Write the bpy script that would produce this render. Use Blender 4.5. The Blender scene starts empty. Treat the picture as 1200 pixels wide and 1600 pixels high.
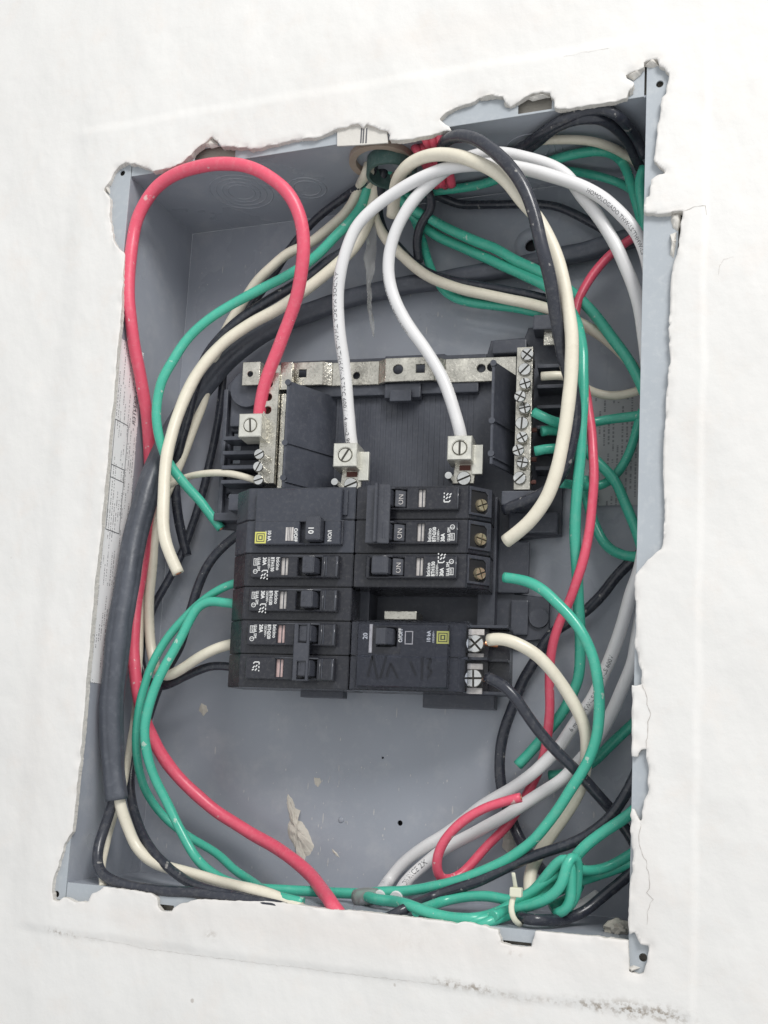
import bpy, bmesh, math, random
import numpy as np
from mathutils import Vector, Matrix
random.seed(7); rng = np.random.default_rng(11)
SC = bpy.context.scene; COL = SC.collection
MM = 0.001

# ------------------------------------------------------------------ camera
CR = np.array([[0.941634, 0.332713, 0.051253], [0.002474, 0.145406, -0.989369], [-0.336628, 0.931751, 0.136096]])
CC = np.array([223.369, -529.675, -136.284])           # camera position, millimetres
CF, CX, CY = 1680.449, 616.663, 956.262                # focal length and optical centre (1200 x 1600 frame)
cam = bpy.data.cameras.new('camera'); camo = bpy.data.objects.new('camera', cam); COL.objects.link(camo)
cam.sensor_fit = 'VERTICAL'; cam.sensor_height = 36.0; cam.lens = CF / 1600 * 36
cam.shift_x = -(CX - 600) / 1600; cam.shift_y = (CY - 800) / 1600
cam.clip_start = 0.02; cam.clip_end = 50
m = Matrix.Identity(4)
for i in range(3):
    m[i][0] = CR[0][i]; m[i][1] = -CR[1][i]; m[i][2] = -CR[2][i]; m[i][3] = CC[i] * MM
camo.matrix_world = m
SC.camera = camo
# ------------------------------------------------------------------ light
w = bpy.data.worlds.new('World'); SC.world = w; w.use_nodes = True
bg = w.node_tree.nodes['Background']; bg.inputs[0].default_value = (0.955, 0.98, 1.0, 1); bg.inputs[1].default_value = 0.83
def area(name, loc, target, size, power, color):
    l = bpy.data.lights.new(name, 'AREA'); l.shape = 'SQUARE'; l.size = size; l.energy = power; l.color = color
    o = bpy.data.objects.new(name, l); COL.objects.link(o); o.location = loc
    o.rotation_euler = (Vector(target) - Vector(loc)).to_track_quat('-Z', 'Y').to_euler()
    return o
area('room_light', (0.85, -1.10, 1.15), (0, 0, 0), 0.6, 24, (1.0, 0.985, 0.96))
SC.view_settings.view_transform = 'Standard'; SC.view_settings.look = 'None'
SC.view_settings.exposure = 0.0; SC.view_settings.gamma = 1.0; SC.view_settings.use_curve_mapping = False
SC.cycles.max_bounces = 8; SC.cycles.transparent_max_bounces = 12

# ------------------------------------------------------------------ measuring helpers (millimetres)
BW, BH, BD = 157.2, 214.55, 75.67                      # half width, half height and depth of the box
BR = BW + 9.0                                          # the right wall stands behind the overhanging flange
TH, TX, TZ = 0.0095, 0.12832, -0.02334                 # the breaker chassis sits a little crooked in the box
_ea = np.array([math.cos(TH), TX, math.sin(TH)]); _ea /= np.linalg.norm(_ea)
_eb = np.array([-math.sin(TH), TZ, math.cos(TH)]); _eb -= _ea * (_ea @ _eb); _eb /= np.linalg.norm(_eb)
_en = np.cross(_eb, _ea); AO = np.array([0, 16.16, 0]); AM = np.stack([_ea, _en, _eb], 1)
def ray(u, v): return CR.T @ np.array([(u - CX) / CF, (v - CY) / CF, 1.0])
def P(u, v, d):                                        # sight line met with the plane d mm behind the wall face
    q = ray(u, v); return CC + q * (d - CC[1]) / q[1]
def Q(u, v, e):                                        # the same in the chassis frame: (across, up) at depth e
    c = AM.T @ (CC - AO); q = AM.T @ ray(u, v); r = c + q * (e - c[1]) / q[1]; return r[0], r[2]
AMAT = Matrix(((AM[0][0], AM[0][1], AM[0][2], AO[0] * MM), (AM[1][0], AM[1][1], AM[1][2], AO[1] * MM),
               (AM[2][0], AM[2][1], AM[2][2], AO[2] * MM), (0, 0, 0, 1)))

# ------------------------------------------------------------------ materials
def srgb(r, g, b):
    f = lambda c: (c / 255 / 12.92) if c <= 10 else ((c / 255 + 0.055) / 1.055) ** 2.4
    return (f(r), f(g), f(b))
def mat(name, col, rough=0.5, metal=0.0, var=0.12, vscale=60, bump=0.0, bscale=400, dust=0.0, spec=0.5, coat=0.0, dustcol=(0.5, 0.48, 0.44), specks=0.0):
    mt = bpy.data.materials.new(name); mt.use_nodes = True; nt = mt.node_tree; n = nt.nodes; L = nt.links
    b = n['Principled BSDF']; b.inputs['Roughness'].default_value = rough; b.inputs['Metallic'].default_value = metal
    b.inputs['Specular IOR Level'].default_value = spec; b.inputs['Coat Weight'].default_value = coat
    tc = n.new('ShaderNodeTexCoord'); ns = n.new('ShaderNodeTexNoise')
    ns.inputs['Scale'].default_value = vscale; ns.inputs['Detail'].default_value = 6; L.new(tc.outputs['Object'], ns.inputs['Vector'])
    mx = n.new('ShaderNodeMix'); mx.data_type = 'RGBA'
    mx.inputs[6].default_value = tuple(c * (1 - var) for c in col) + (1,); mx.inputs[7].default_value = tuple(min(1, c * (1 + var)) for c in col) + (1,)
    L.new(ns.outputs['Fac'], mx.inputs[0]); out = mx.outputs[2]
    rm = n.new('ShaderNodeMapRange'); rm.inputs[1].default_value = .3; rm.inputs[2].default_value = .7
    rm.inputs[3].default_value = max(0.02, rough - .1); rm.inputs[4].default_value = min(1, rough + .12)
    L.new(ns.outputs['Fac'], rm.inputs[0]); L.new(rm.outputs[0], b.inputs['Roughness'])
    if dust > 0:
        n2 = n.new('ShaderNodeTexNoise'); n2.inputs['Scale'].default_value = vscale * 5; n2.inputs['Detail'].default_value = 8; n2.inputs['Roughness'].default_value = .7
        L.new(tc.outputs['Object'], n2.inputs['Vector'])
        r2 = n.new('ShaderNodeMapRange'); r2.inputs[1].default_value = .5; r2.inputs[2].default_value = .8; r2.inputs[4].default_value = dust
        L.new(n2.outputs['Fac'], r2.inputs[0])
        m2 = n.new('ShaderNodeMix'); m2.data_type = 'RGBA'; m2.inputs[7].default_value = tuple(dustcol) + (1,)
        L.new(r2.outputs[0], m2.inputs[0]); L.new(out, m2.inputs[6]); out = m2.outputs[2]
    if specks > 0:                                       # flecks of plaster and paint
        n4 = n.new('ShaderNodeTexNoise'); n4.inputs['Scale'].default_value = 210; n4.inputs['Detail'].default_value = 3; L.new(tc.outputs['Object'], n4.inputs['Vector'])
        r4 = n.new('ShaderNodeMapRange'); r4.inputs[1].default_value = .685; r4.inputs[2].default_value = .72; r4.inputs[4].default_value = specks; L.new(n4.outputs['Fac'], r4.inputs[0])
        m4 = n.new('ShaderNodeMix'); m4.data_type = 'RGBA'; m4.inputs[7].default_value = (.66, .63, .58, 1); L.new(r4.outputs[0], m4.inputs[0]); L.new(out, m4.inputs[6]); out = m4.outputs[2]
    L.new(out, b.inputs['Base Color'])
    if bump > 0:
        n3 = n.new('ShaderNodeTexNoise'); n3.inputs['Scale'].default_value = bscale; n3.inputs['Detail'].default_value = 5
        L.new(tc.outputs['Object'], n3.inputs['Vector']); bp = n.new('ShaderNodeBump'); bp.inputs['Strength'].default_value = bump
        bp.inputs['Distance'].default_value = 0.0004; L.new(n3.outputs['Fac'], bp.inputs['Height']); L.new(bp.outputs[0], b.inputs['Normal'])
    return mt
M = {}
M['steel_grey'] = mat('grey_enamel', (0.328, 0.350, 0.395), .32, 0, .18, 12, .12, 900, .38, dustcol=(.55, .55, .55))
M['flange_grey'] = mat('grey_enamel_flange', (0.375, 0.405, 0.435), .45, 0, .05, 40, .1, 900, .22, dustcol=(.75, .75, .73))
M['black_plastic'] = mat('black_plastic', (0.058, 0.063, 0.080), .40, 0, .25, 70, .25, 1500, .22, dustcol=(.25, .25, .26))
M['breaker_black'] = mat('breaker_bakelite', (0.042, 0.046, 0.060), .30, 0, .16, 90, .12, 1800, .10)
M['breaker_gloss'] = mat('glossy_bakelite', (0.021, 0.022, 0.029), .24, 0, .16, 90, .10, 1800, .10)
M['gloss_black'] = mat('polished_plastic', (0.05, 0.053, 0.065), .14, 0, .1, 120, 0, 100, 0, .9)
M['handle_black'] = mat('handle_plastic', (0.050, 0.053, 0.066), .28, 0, .12, 120, .15, 1500, .08)
M['slot_shade'] = mat('slot_shade_paint', (0.05, 0.047, 0.04), .7, 0, .3)  # dark colour on screw slot floors, painted in place of their shade
M['dark'] = mat('dark_opening', (0.008, 0.008, 0.010), .7, 0, .1)
M['strip'] = mat('indicator_window', (0.52, 0.49, 0.47), .35, 0, .3, 500)
M['strip_pink'] = mat('indicator_window_pink', (0.55, 0.40, 0.38), .35, 0, .3, 500)
M['print'] = mat('white_print', (0.68, 0.68, 0.67), .6, 0, .05)
M['logo'] = mat('yellow_print', (0.58, 0.56, 0.14), .6, 0, .08, 400)
M['ink'] = mat('grey_ink', (0.10, 0.10, 0.11), .6, 0, .2)
M['marker'] = mat('black_marker', (0.006, 0.006, 0.008), .5, 0, .1)
M['tin'] = mat('tinned_bar', (0.60, 0.575, 0.51), .24, .9, .5, 130, .7, 700, .7, dustcol=(.12, .11, .09))
M['alu'] = mat('aluminium_lug', (0.66, 0.65, 0.59), .40, .6, .16, 220, .3, 900, .25, dustcol=(.25, .24, .2))
M['screw'] = mat('zinc_screw', (0.66, 0.66, 0.645), .20, .95, .22, 350, .10, 700, .25, dustcol=(.15, .15, .14))  # dark mottling in the colour stands in for dark reflections
M['brass'] = mat('brass_screw', (0.80, 0.68, 0.46), .25, .8, .25, 300, .2, 900)
M['copper'] = mat('copper', (0.62, 0.25, 0.13), .35, .8, .25, 500)
M['rust'] = mat('rusty_copper', (0.13, 0.05, 0.04), .7, .2, .4, 600)
M['red'] = mat('red_insulation', (0.72, 0.095, 0.155), .34, 0, .08, 70, .10, 700, .22, dustcol=(.75, .5, .5), specks=.6)
M['green'] = mat('green_insulation', (0.060, 0.42, 0.300), .26, 0, .12, 60, .08, 700, .22, dustcol=(.35, .5, .42), specks=.5)
M['cream'] = mat('cream_insulation', (0.73, 0.68, 0.56), .32, 0, .09, 60, .10, 700, .25, dustcol=(.45, .36, .25))
M['white'] = mat('white_insulation', (0.72, 0.71, 0.71), .34, 0, .05, 60, .08, 700, .10, dustcol=(.5, .47, .42))
M['black'] = mat('black_insulation', (0.030, 0.033, 0.045), .24, 0, .25, 60, .08, 700, .14, specks=.35)
M['sleeve'] = mat('black_cable_sleeve', (0.070, 0.077, 0.095), .40, 0, .35, 40, .8, 160, .35, dustcol=(.22,.23,.26))
M['paper'] = mat('label_paper', (0.50, 0.50, 0.50), .7, 0, .06, 80)
M['mortar_pale'] = mat('pale_mortar', (0.60, 0.56, 0.49), .9, 0, .2, 150, .9, 500)
M['mortar'] = mat('mortar', (0.42, 0.39, 0.34), .9, 0, .25, 150, .9, 500)
M['pvc'] = mat('cream_pvc', (0.33, 0.26, 0.21), .55, 0, .15, 80, .2, 500, .2)
M['pvc_green'] = mat('green_pvc', (0.06, 0.115, 0.105), .40, 0, .2, 80, .1, 500, .2)
M['tie'] = mat('nylon_tie', (0.66, 0.65, 0.52), .4, 0, .06, 200)
def clear(name, tint, gloss, rough=.08):
    mt = bpy.data.materials.new(name); mt.use_nodes = True; nt = mt.node_tree; n = nt.nodes; L = nt.links; n.clear()
    o = n.new('ShaderNodeOutputMaterial'); t = n.new('ShaderNodeBsdfTransparent'); t.inputs[0].default_value = tint + (1,)
    g = n.new('ShaderNodeBsdfGlossy'); g.inputs['Roughness'].default_value = rough; lw = n.new('ShaderNodeLayerWeight'); lw.inputs[0].default_value = gloss
    tc = n.new('ShaderNodeTexCoord'); ns = n.new('ShaderNodeTexNoise'); ns.inputs['Scale'].default_value = 300
    bp = n.new('ShaderNodeBump'); bp.inputs['Strength'].default_value = .08; bp.inputs['Distance'].default_value = .0005
    L.new(tc.outputs['Object'], ns.inputs['Vector']); L.new(ns.outputs['Fac'], bp.inputs['Height']); L.new(bp.outputs[0], g.inputs['Normal'])
    mx = n.new('ShaderNodeMixShader'); L.new(lw.outputs['Fresnel'], mx.inputs[0]); L.new(t.outputs[0], mx.inputs[1]); L.new(g.outputs[0], mx.inputs[2]); L.new(mx.outputs[0], o.inputs[0])
    return mt
M['clear'] = clear('clear_plastic', (.94, .95, .98), .18, .10)
M['film'] = clear('clear_film', (.72, .73, .74), .22, .35)
def filmy(mt):
    nt = mt.node_tree; n = nt.nodes; L = nt.links; o = n['Material Output']; src = o.inputs[0].links[0].from_socket
    d = n.new('ShaderNodeBsdfDiffuse'); d.inputs[0].default_value = (.6, .6, .58, 1); mx = n.new('ShaderNodeMixShader'); mx.inputs[0].default_value = .32
    L.new(src, mx.inputs[1]); L.new(d.outputs[0], mx.inputs[2]); L.new(mx.outputs[0], o.inputs[0])
filmy(M['film'])

def plaster(name, col, edge=False):
    mt = bpy.data.materials.new(name); mt.use_nodes = True; nt = mt.node_tree; n = nt.nodes; L = nt.links
    b = n['Principled BSDF']; b.inputs['Roughness'].default_value = .75; b.inputs['Specular IOR Level'].default_value = .25
    tc = n.new('ShaderNodeTexCoord')
    def noise(s, d=6, r=.6):
        x = n.new('ShaderNodeTexNoise'); x.inputs['Scale'].default_value = s; x.inputs['Detail'].default_value = d; x.inputs['Roughness'].default_value = r
        L.new(tc.outputs['Object'], x.inputs['Vector']); return x.outputs['Fac']
    def rng_(src, a, b_, lo, hi):
        x = n.new('ShaderNodeMapRange'); x.inputs[1].default_value = a; x.inputs[2].default_value = b_; x.inputs[3].default_value = lo; x.inputs[4].default_value = hi
        L.new(src, x.inputs[0]); return x.outputs[0]
    def mix(f, a, c):
        x = n.new('ShaderNodeMix'); x.data_type = 'RGBA'; L.new(f, x.inputs[0])
        if isinstance(a, tuple): x.inputs[6].default_value = a + (1,)
        else: L.new(a, x.inputs[6])
        x.inputs[7].default_value = c + (1,); return x.outputs[2]
    c = mix(rng_(noise(9), .35, .65, 0, 1), col, tuple(k * .94 for k in col))
    c = mix(rng_(noise(45, 8, .7), .52, .78, 0, .35), c, (.70, .62, .56))
    if not edge:
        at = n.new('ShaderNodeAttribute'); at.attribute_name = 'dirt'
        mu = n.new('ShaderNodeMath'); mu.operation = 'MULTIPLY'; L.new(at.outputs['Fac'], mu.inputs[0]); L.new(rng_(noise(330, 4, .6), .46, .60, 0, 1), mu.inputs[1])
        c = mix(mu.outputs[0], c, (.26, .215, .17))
        sp = rng_(noise(95, 2, .5), .79, .82, 0, .5)
        c = mix(sp, c, (.30, .25, .21))
        at2 = n.new('ShaderNodeAttribute'); at2.attribute_name = 'stain'
        c = mix(at2.outputs['Fac'], c, (.66, .58, .53))
    L.new(c, b.inputs['Base Color'])
    bp = n.new('ShaderNodeBump'); bp.inputs['Strength'].default_value = .45 if not edge else .9; bp.inputs['Distance'].default_value = .0012
    ad = n.new('ShaderNodeMath'); ad.operation = 'ADD'; L.new(noise(75, 4, .55), ad.inputs[0])
    m5 = n.new('ShaderNodeMath'); m5.operation = 'MULTIPLY'; m5.inputs[1].default_value = .12; L.new(noise(520, 3, .6), m5.inputs[0]); L.new(m5.outputs[0], ad.inputs[1])
    L.new(ad.outputs[0], bp.inputs['Height']); L.new(bp.outputs[0], b.inputs['Normal'])
    return mt
M['plaster'] = plaster('white_painted_plaster', (.725, .712, .692))
M['plaster_edge'] = plaster('broken_plaster', (.62, .595, .555), True)
M['crack_or_ledge_shadow'] = mat('crack_and_ledge_shadow', (0.46, 0.43, 0.40), .95)

def label_mat(name, axis, line, paper):
    """paper printed with rows of tiny unreadable type"""
    mt = bpy.data.materials.new(name); mt.use_nodes = True; nt = mt.node_tree; n = nt.nodes; L = nt.links
    b = n['Principled BSDF']; b.inputs['Roughness'].default_value = .6
    tc = n.new('ShaderNodeTexCoord'); sp = n.new('ShaderNodeSeparateXYZ'); L.new(tc.outputs['Object'], sp.inputs[0])
    def mth(op, a, c=None):
        x = n.new('ShaderNodeMath'); x.operation = op
        if hasattr(a, 'links'): L.new(a, x.inputs[0])
        else: x.inputs[0].default_value = a
        if c is not None:
            if hasattr(c, 'links'): L.new(c, x.inputs[1])
            else: x.inputs[1].default_value = c
        return x.outputs[0]
    across = sp.outputs[axis]
    row = mth('MULTIPLY', across, 1 / line); fr = mth('FRACT', row); fl = mth('FLOOR', row)
    ink = mth('LESS_THAN', fr, .42)
    cmb = n.new('ShaderNodeCombineXYZ'); L.new(mth('MULTIPLY', fl, 7.3), cmb.inputs[0]); L.new(mth('MULTIPLY', sp.outputs[2], 1 / line * .8), cmb.inputs[1])
    nz = n.new('ShaderNodeTexNoise'); nz.noise_dimensions = '2D'; nz.inputs['Scale'].default_value = 2.6; nz.inputs['Detail'].default_value = 1; L.new(cmb.outputs[0], nz.inputs['Vector'])
    let = mth('GREATER_THAN', nz.outputs['Fac'], .47)
    cm2 = n.new('ShaderNodeCombineXYZ'); L.new(mth('MULTIPLY', fl, 3.1), cm2.inputs[0]); L.new(mth('MULTIPLY', sp.outputs[2], 60), cm2.inputs[1])
    n2 = n.new('ShaderNodeTexNoise'); n2.noise_dimensions = '2D'; n2.inputs['Scale'].default_value = 1.0; n2.inputs['Detail'].default_value = 0; L.new(cm2.outputs[0], n2.inputs['Vector'])
    blk = mth('GREATER_THAN', n2.outputs['Fac'], .50)
    f = mth('MULTIPLY', mth('MULTIPLY', ink, let), mth('MULTIPLY', blk, .6))
    mx = n.new('ShaderNodeMix'); mx.data_type = 'RGBA'; mx.inputs[6].default_value = paper + (1,); mx.inputs[7].default_value = (.09, .09, .10, 1); L.new(f, mx.inputs[0])
    L.new(mx.outputs[2], b.inputs['Base Color']); return mt
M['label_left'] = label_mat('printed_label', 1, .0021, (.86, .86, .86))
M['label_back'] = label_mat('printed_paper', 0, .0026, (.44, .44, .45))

# ------------------------------------------------------------------ mesh helpers (mm in, metres out)
def link(name, me, mt=None, parent=None, smooth=False):
    o = bpy.data.objects.new(name, me); COL.objects.link(o)
    if mt is not None and not me.materials: me.materials.append(mt)
    if parent is not None: o.parent = parent
    if smooth:
        me.polygons.foreach_set('use_smooth', [True] * len(me.polygons))
    return o
def from_bm(name, bm, mt, parent=None, smooth=False):
    bmesh.ops.scale(bm, vec=(MM, MM, MM), verts=bm.verts)
    bmesh.ops.recalc_face_normals(bm, faces=bm.faces)
    me = bpy.data.meshes.new(name); bm.to_mesh(me); bm.free()
    o = link(name, me, mt, parent, smooth)
    if 'screw' in name: me.materials.append(M['slot_shade'])
    return o
def tag(o, label, cat, group=None):
    o['label'] = label; o['category'] = cat
    if group: o['group'] = group
    return o
def empty(name, loc=(0, 0, 0), mw=None):
    o = bpy.data.objects.new(name, None); COL.objects.link(o); o.empty_display_size = .01
    if mw is not None: o.matrix_world = mw
    else: o.location = [c * MM for c in loc]
    return o
def bm_box(x0, x1, y0, y1, z0, z1, bev=0.0, bm=None, seg=2):
    b = bm or bmesh.new()
    r = bmesh.ops.create_cube(b, size=1)
    vs = r['verts']
    for v in vs:
        v.co = Vector(((x0 + x1) / 2 + v.co.x * (x1 - x0), (y0 + y1) / 2 + v.co.y * (y1 - y0), (z0 + z1) / 2 + v.co.z * (z1 - z0)))
    if bev > 0:
        es = list({e for v in vs for e in v.link_edges})
        bmesh.ops.bevel(b, geom=es, offset=bev, segments=seg, affect='EDGES', profile=.6)
    return b
def box(name, x0, x1, y0, y1, z0, z1, mt, parent, bev=.4):
    return from_bm(name, bm_box(min(x0, x1), max(x0, x1), min(y0, y1), max(y0, y1), min(z0, z1), max(z0, z1), bev), mt, parent)
def plate(name, outer, holes, y0, y1, mt, parent, bev=0.0):
    """flat plate in x-z with through holes, between depths y0 (front) and y1"""
    bm = bmesh.new(); edges = []
    for loop in [outer] + list(holes):
        vs = [bm.verts.new((x, y0, z)) for x, z in loop]
        for i in range(len(vs)): edges.append(bm.edges.new((vs[i], vs[(i + 1) % len(vs)])))
    r = bmesh.ops.triangle_fill(bm, edges=edges, use_beauty=True, use_dissolve=False)
    fs = [f for f in bm.faces]
    ex = bmesh.ops.extrude_face_region(bm, geom=fs)
    for v in [g for g in ex['geom'] if isinstance(g, bmesh.types.BMVert)]: v.co.y = y1
    if bev > 0:
        bmesh.ops.recalc_face_normals(bm, faces=bm.faces)
        es = [e for e in bm.edges if len(e.link_faces) == 2 and e.calc_face_angle(0) > 1.2 and all(abs(v.co.y - y0) < 1e-6 for v in e.verts)]
        bmesh.ops.bevel(bm, geom=es, offset=bev, segments=1, affect='EDGES')
    return from_bm(name, bm, mt, parent)
def circ(x, z, r, n=20): return [(x + r * math.cos(2 * math.pi * i / n), z + r * math.sin(2 * math.pi * i / n)) for i in range(n)]
def rect(x0, x1, z0, z1): return [(x0, z0), (x1, z0), (x1, z1), (x0, z1)]
def extrude_profile(name, prof, z0, z1, mt, parent, bev=0.0):
    """polygon in (x, y) swept along z"""
    bm = bmesh.new(); vs = [bm.verts.new((x, y, z0)) for x, y in prof]; f = bm.faces.new(vs)
    ex = bmesh.ops.extrude_face_region(bm, geom=[f])
    for v in [g for g in ex['geom'] if isinstance(g, bmesh.types.BMVert)]: v.co.z = z1
    if bev > 0:
        bmesh.ops.recalc_face_normals(bm, faces=bm.faces)
        bmesh.ops.bevel(bm, geom=[e for e in bm.edges if e.calc_face_angle(0) > .3], offset=bev, segments=2, affect='EDGES')
    return from_bm(name, bm, mt, parent)
def extrude_xz(name, prof, y0, y1, mt, parent, bev=0.0): return plate(name, prof, [], y0, y1, mt, parent, bev)
def bm_cyl(bm, p0, p1, r0, r1=None, n=20):
    r1 = r0 if r1 is None else r1
    p0 = Vector(p0); p1 = Vector(p1); d = (p1 - p0); q = d.to_track_quat('Z', 'Y')
    a = [bm.verts.new(p0 + q @ Vector((r0 * math.cos(2 * math.pi * i / n), r0 * math.sin(2 * math.pi * i / n), 0))) for i in range(n)]
    b = [bm.verts.new(p1 + q @ Vector((r1 * math.cos(2 * math.pi * i / n), r1 * math.sin(2 * math.pi * i / n), 0))) for i in range(n)]
    for i in range(n): bm.faces.new((a[i], a[(i + 1) % n], b[(i + 1) % n], b[i]))
    bm.faces.new(a[::-1]); return bm.faces.new(b)
def screw_bm(x, z, y, r, h, slots=1, ang=0.0, sw=.22):
    """screw head facing -y: washer disc and raised segments left by the slot(s)"""
    bm = bmesh.new(); bm_cyl(bm, (x, y, z), (x, y - h * .55, z), r, r, 22).material_index = 1
    hw = r * sw * .5; n = 2 * slots; yb = y - h * .5; yt = y - h
    for k in range(n):
        a0 = ang + math.pi * 2 * k / n; a1 = a0 + 2 * math.pi / n
        da = math.asin(min(.9, hw / r)); pts = []
        st = 7
        for i in range(st + 1):
            t = a0 + da + (a1 - a0 - 2 * da) * i / st
            pts.append((r * .97 * math.cos(t), r * .97 * math.sin(t)))
        mid = (a0 + a1) / 2; k_in = hw / max(.15, math.sin((a1 - a0) / 2)) if n > 2 else 0
        if n > 2: pts.append((k_in * math.cos(mid), k_in * math.sin(mid)))
        lo = [bm.verts.new((x + a, yb, z + c)) for a, c in pts]
        hi = [bm.verts.new((x + a * .9 + .1 * r * .35 * math.cos(mid), yt, z + c * .9 + .1 * r * .35 * math.sin(mid))) for a, c in pts]
        m_ = len(pts)
        for i in range(m_): bm.faces.new((lo[i], lo[(i + 1) % m_], hi[(i + 1) % m_], hi[i]))
        bm.faces.new(hi)
    return bm
_tc = {}
def text_geo(s, size):
    k = (s, size)
    if k not in _tc:
        c = bpy.data.curves.new('t', 'FONT'); c.body = s; c.size = size; c.align_x = 'LEFT'; c.align_y = 'CENTER'; c.resolution_u = 2
        o = bpy.data.objects.new('t', c); COL.objects.link(o); bpy.context.view_layer.update()
        me = bpy.data.meshes.new_from_object(o)
        _tc[k] = ([tuple(v.co[:2]) for v in me.vertices], [tuple(p.vertices) for p in me.polygons])
        bpy.data.objects.remove(o); bpy.data.curves.remove(c); bpy.data.meshes.remove(me)
    return _tc[k]
def text(name, s, x, z, size, ang, y, mt, parent, sx=1.0, bold=0.0):
    vs, fs = text_geo(s, size); ca, sa = math.cos(ang), math.sin(ang)
    V = []; F = []
    for dx, dy in ([(0, 0)] if not bold else [(0, 0), (bold, 0), (0, bold)]):
        o = len(V); k = len(F) * 1e-4
        V += [((x + ca * (a * sx + dx) - sa * (c + dy)) * MM, (y - (.004 * (o > 0) * (1 + dx * 9))) * MM, (z + sa * (a * sx + dx) + ca * (c + dy)) * MM) for a, c in vs]
        F += [tuple(i + o for i in f) for f in fs]
    me = bpy.data.meshes.new(name); me.from_pydata(V, [], F); me.update()
    return link(name, me, mt, parent)

_tab = rng.random((256, 256))
def vnoise(x, z, s, sd=0):
    x = x / s + sd * 17.3; z = z / s + sd * 9.1; i = np.floor(x).astype(int); j = np.floor(z).astype(int); fx = x - i; fz = z - j
    fx = fx * fx * (3 - 2 * fx); fz = fz * fz * (3 - 2 * fz); g = lambda a, b: _tab[a % 256, b % 256]
    return (g(i, j) * (1 - fx) + g(i + 1, j) * fx) * (1 - fz) + (g(i, j + 1) * (1 - fx) + g(i + 1, j + 1) * fx) * fz - .5
# ------------------------------------------------------------------ sweeping wires
def spline(pts, step=2.2):
    """centripetal Catmull-Rom through rows (x, y, z, r)"""
    p = np.array(pts, float); p = np.vstack([2 * p[0] - p[1], p, 2 * p[-1] - p[-2]]); out = []
    for i in range(1, len(p) - 2):
        a, b, c, d = p[i - 1:i + 3]
        t0 = 0; t1 = max(1e-3, np.linalg.norm((b - a)[:3]) ** .5); t2 = t1 + max(1e-3, np.linalg.norm((c - b)[:3]) ** .5); t3 = t2 + max(1e-3, np.linalg.norm((d - c)[:3]) ** .5)
        n = max(2, int(np.linalg.norm((c - b)[:3]) / step))
        for t in np.linspace(t1, t2, n, endpoint=False):
            A1 = (t1 - t) / (t1 - t0) * a + (t - t0) / (t1 - t0) * b; A2 = (t2 - t) / (t2 - t1) * b + (t - t1) / (t2 - t1) * c; A3 = (t3 - t) / (t3 - t2) * c + (t - t2) / (t3 - t2) * d
            B1 = (t2 - t) / (t2 - t0) * A1 + (t - t0) / (t2 - t0) * A2; B2 = (t3 - t) / (t3 - t1) * A2 + (t - t1) / (t3 - t1) * A3
            out.append((t2 - t) / (t2 - t1) * B1 + (t - t1) / (t2 - t1) * B2)
    out.append(p[-2]); return np.array(out)
def smooth_path(S, it):
    for _ in range(it): S[1:-1] = .5 * S[1:-1] + .25 * (S[:-2] + S[2:])
    return S
def frames(S):
    T = np.gradient(S[:, :3], axis=0); T /= np.linalg.norm(T, axis=1)[:, None]
    N = np.zeros_like(T); n = np.array([0, -1.0, 0.02])
    for i, t in enumerate(T):
        n = n - t * (n @ t); l = np.linalg.norm(n)
        if l < 1e-4: n = np.array([0.02, 0, 1.0]); n = n - t * (n @ t); l = np.linalg.norm(n)
        n = n / l; N[i] = n
    return T, N, np.cross(T, N)
def tube_mesh(name, S, nseg=14, caps=True, squash=1.0, ripple=0.0):
    T, N, B = frames(S); V = []; F = []
    for i in range(len(S)):
        for k in range(nseg):
            a = 2 * math.pi * k / nseg; r = S[i, 3] * (1 + (ripple * (abs(math.sin(2 * a + i * .012)) ** .6 - .6) + .03 * math.sin(i * .31 + a) if ripple else 0))
            V.append(tuple((S[i, :3] + (N[i] * math.cos(a) * squash + B[i] * math.sin(a)) * r) * MM))
    for i in range(len(S) - 1):
        for k in range(nseg):
            F.append((i * nseg + k, i * nseg + (k + 1) % nseg, (i + 1) * nseg + (k + 1) % nseg, (i + 1) * nseg + k))
    if caps:
        F.append(tuple(range(nseg))[::-1]); F.append(tuple((len(S) - 1) * nseg + k for k in range(nseg)))
    me = bpy.data.meshes.new(name); me.from_pydata(V, [], F); me.update()
    sm = [True] * len(me.polygons)
    if caps: sm[-1] = sm[-2] = False
    me.polygons.foreach_set('use_smooth', sm)
    return me
CONX = P(590, 214, 16)[0] + 7
def inside(X, r):                                       # keep a wire inside the box behind its opening
    if X[2] + r > BH - 1.6 and math.hypot(X[0] - CONX, X[1] - 24) < 15: return True
    return not (X[1] > 2 and (X[0] - r < -BW + 1.6 or X[0] + r > BR - 1.6 or X[2] - r < -BH + 1.6 or X[2] + r > BH - 1.6)) and X[1] + r < BD - 1.0
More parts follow.
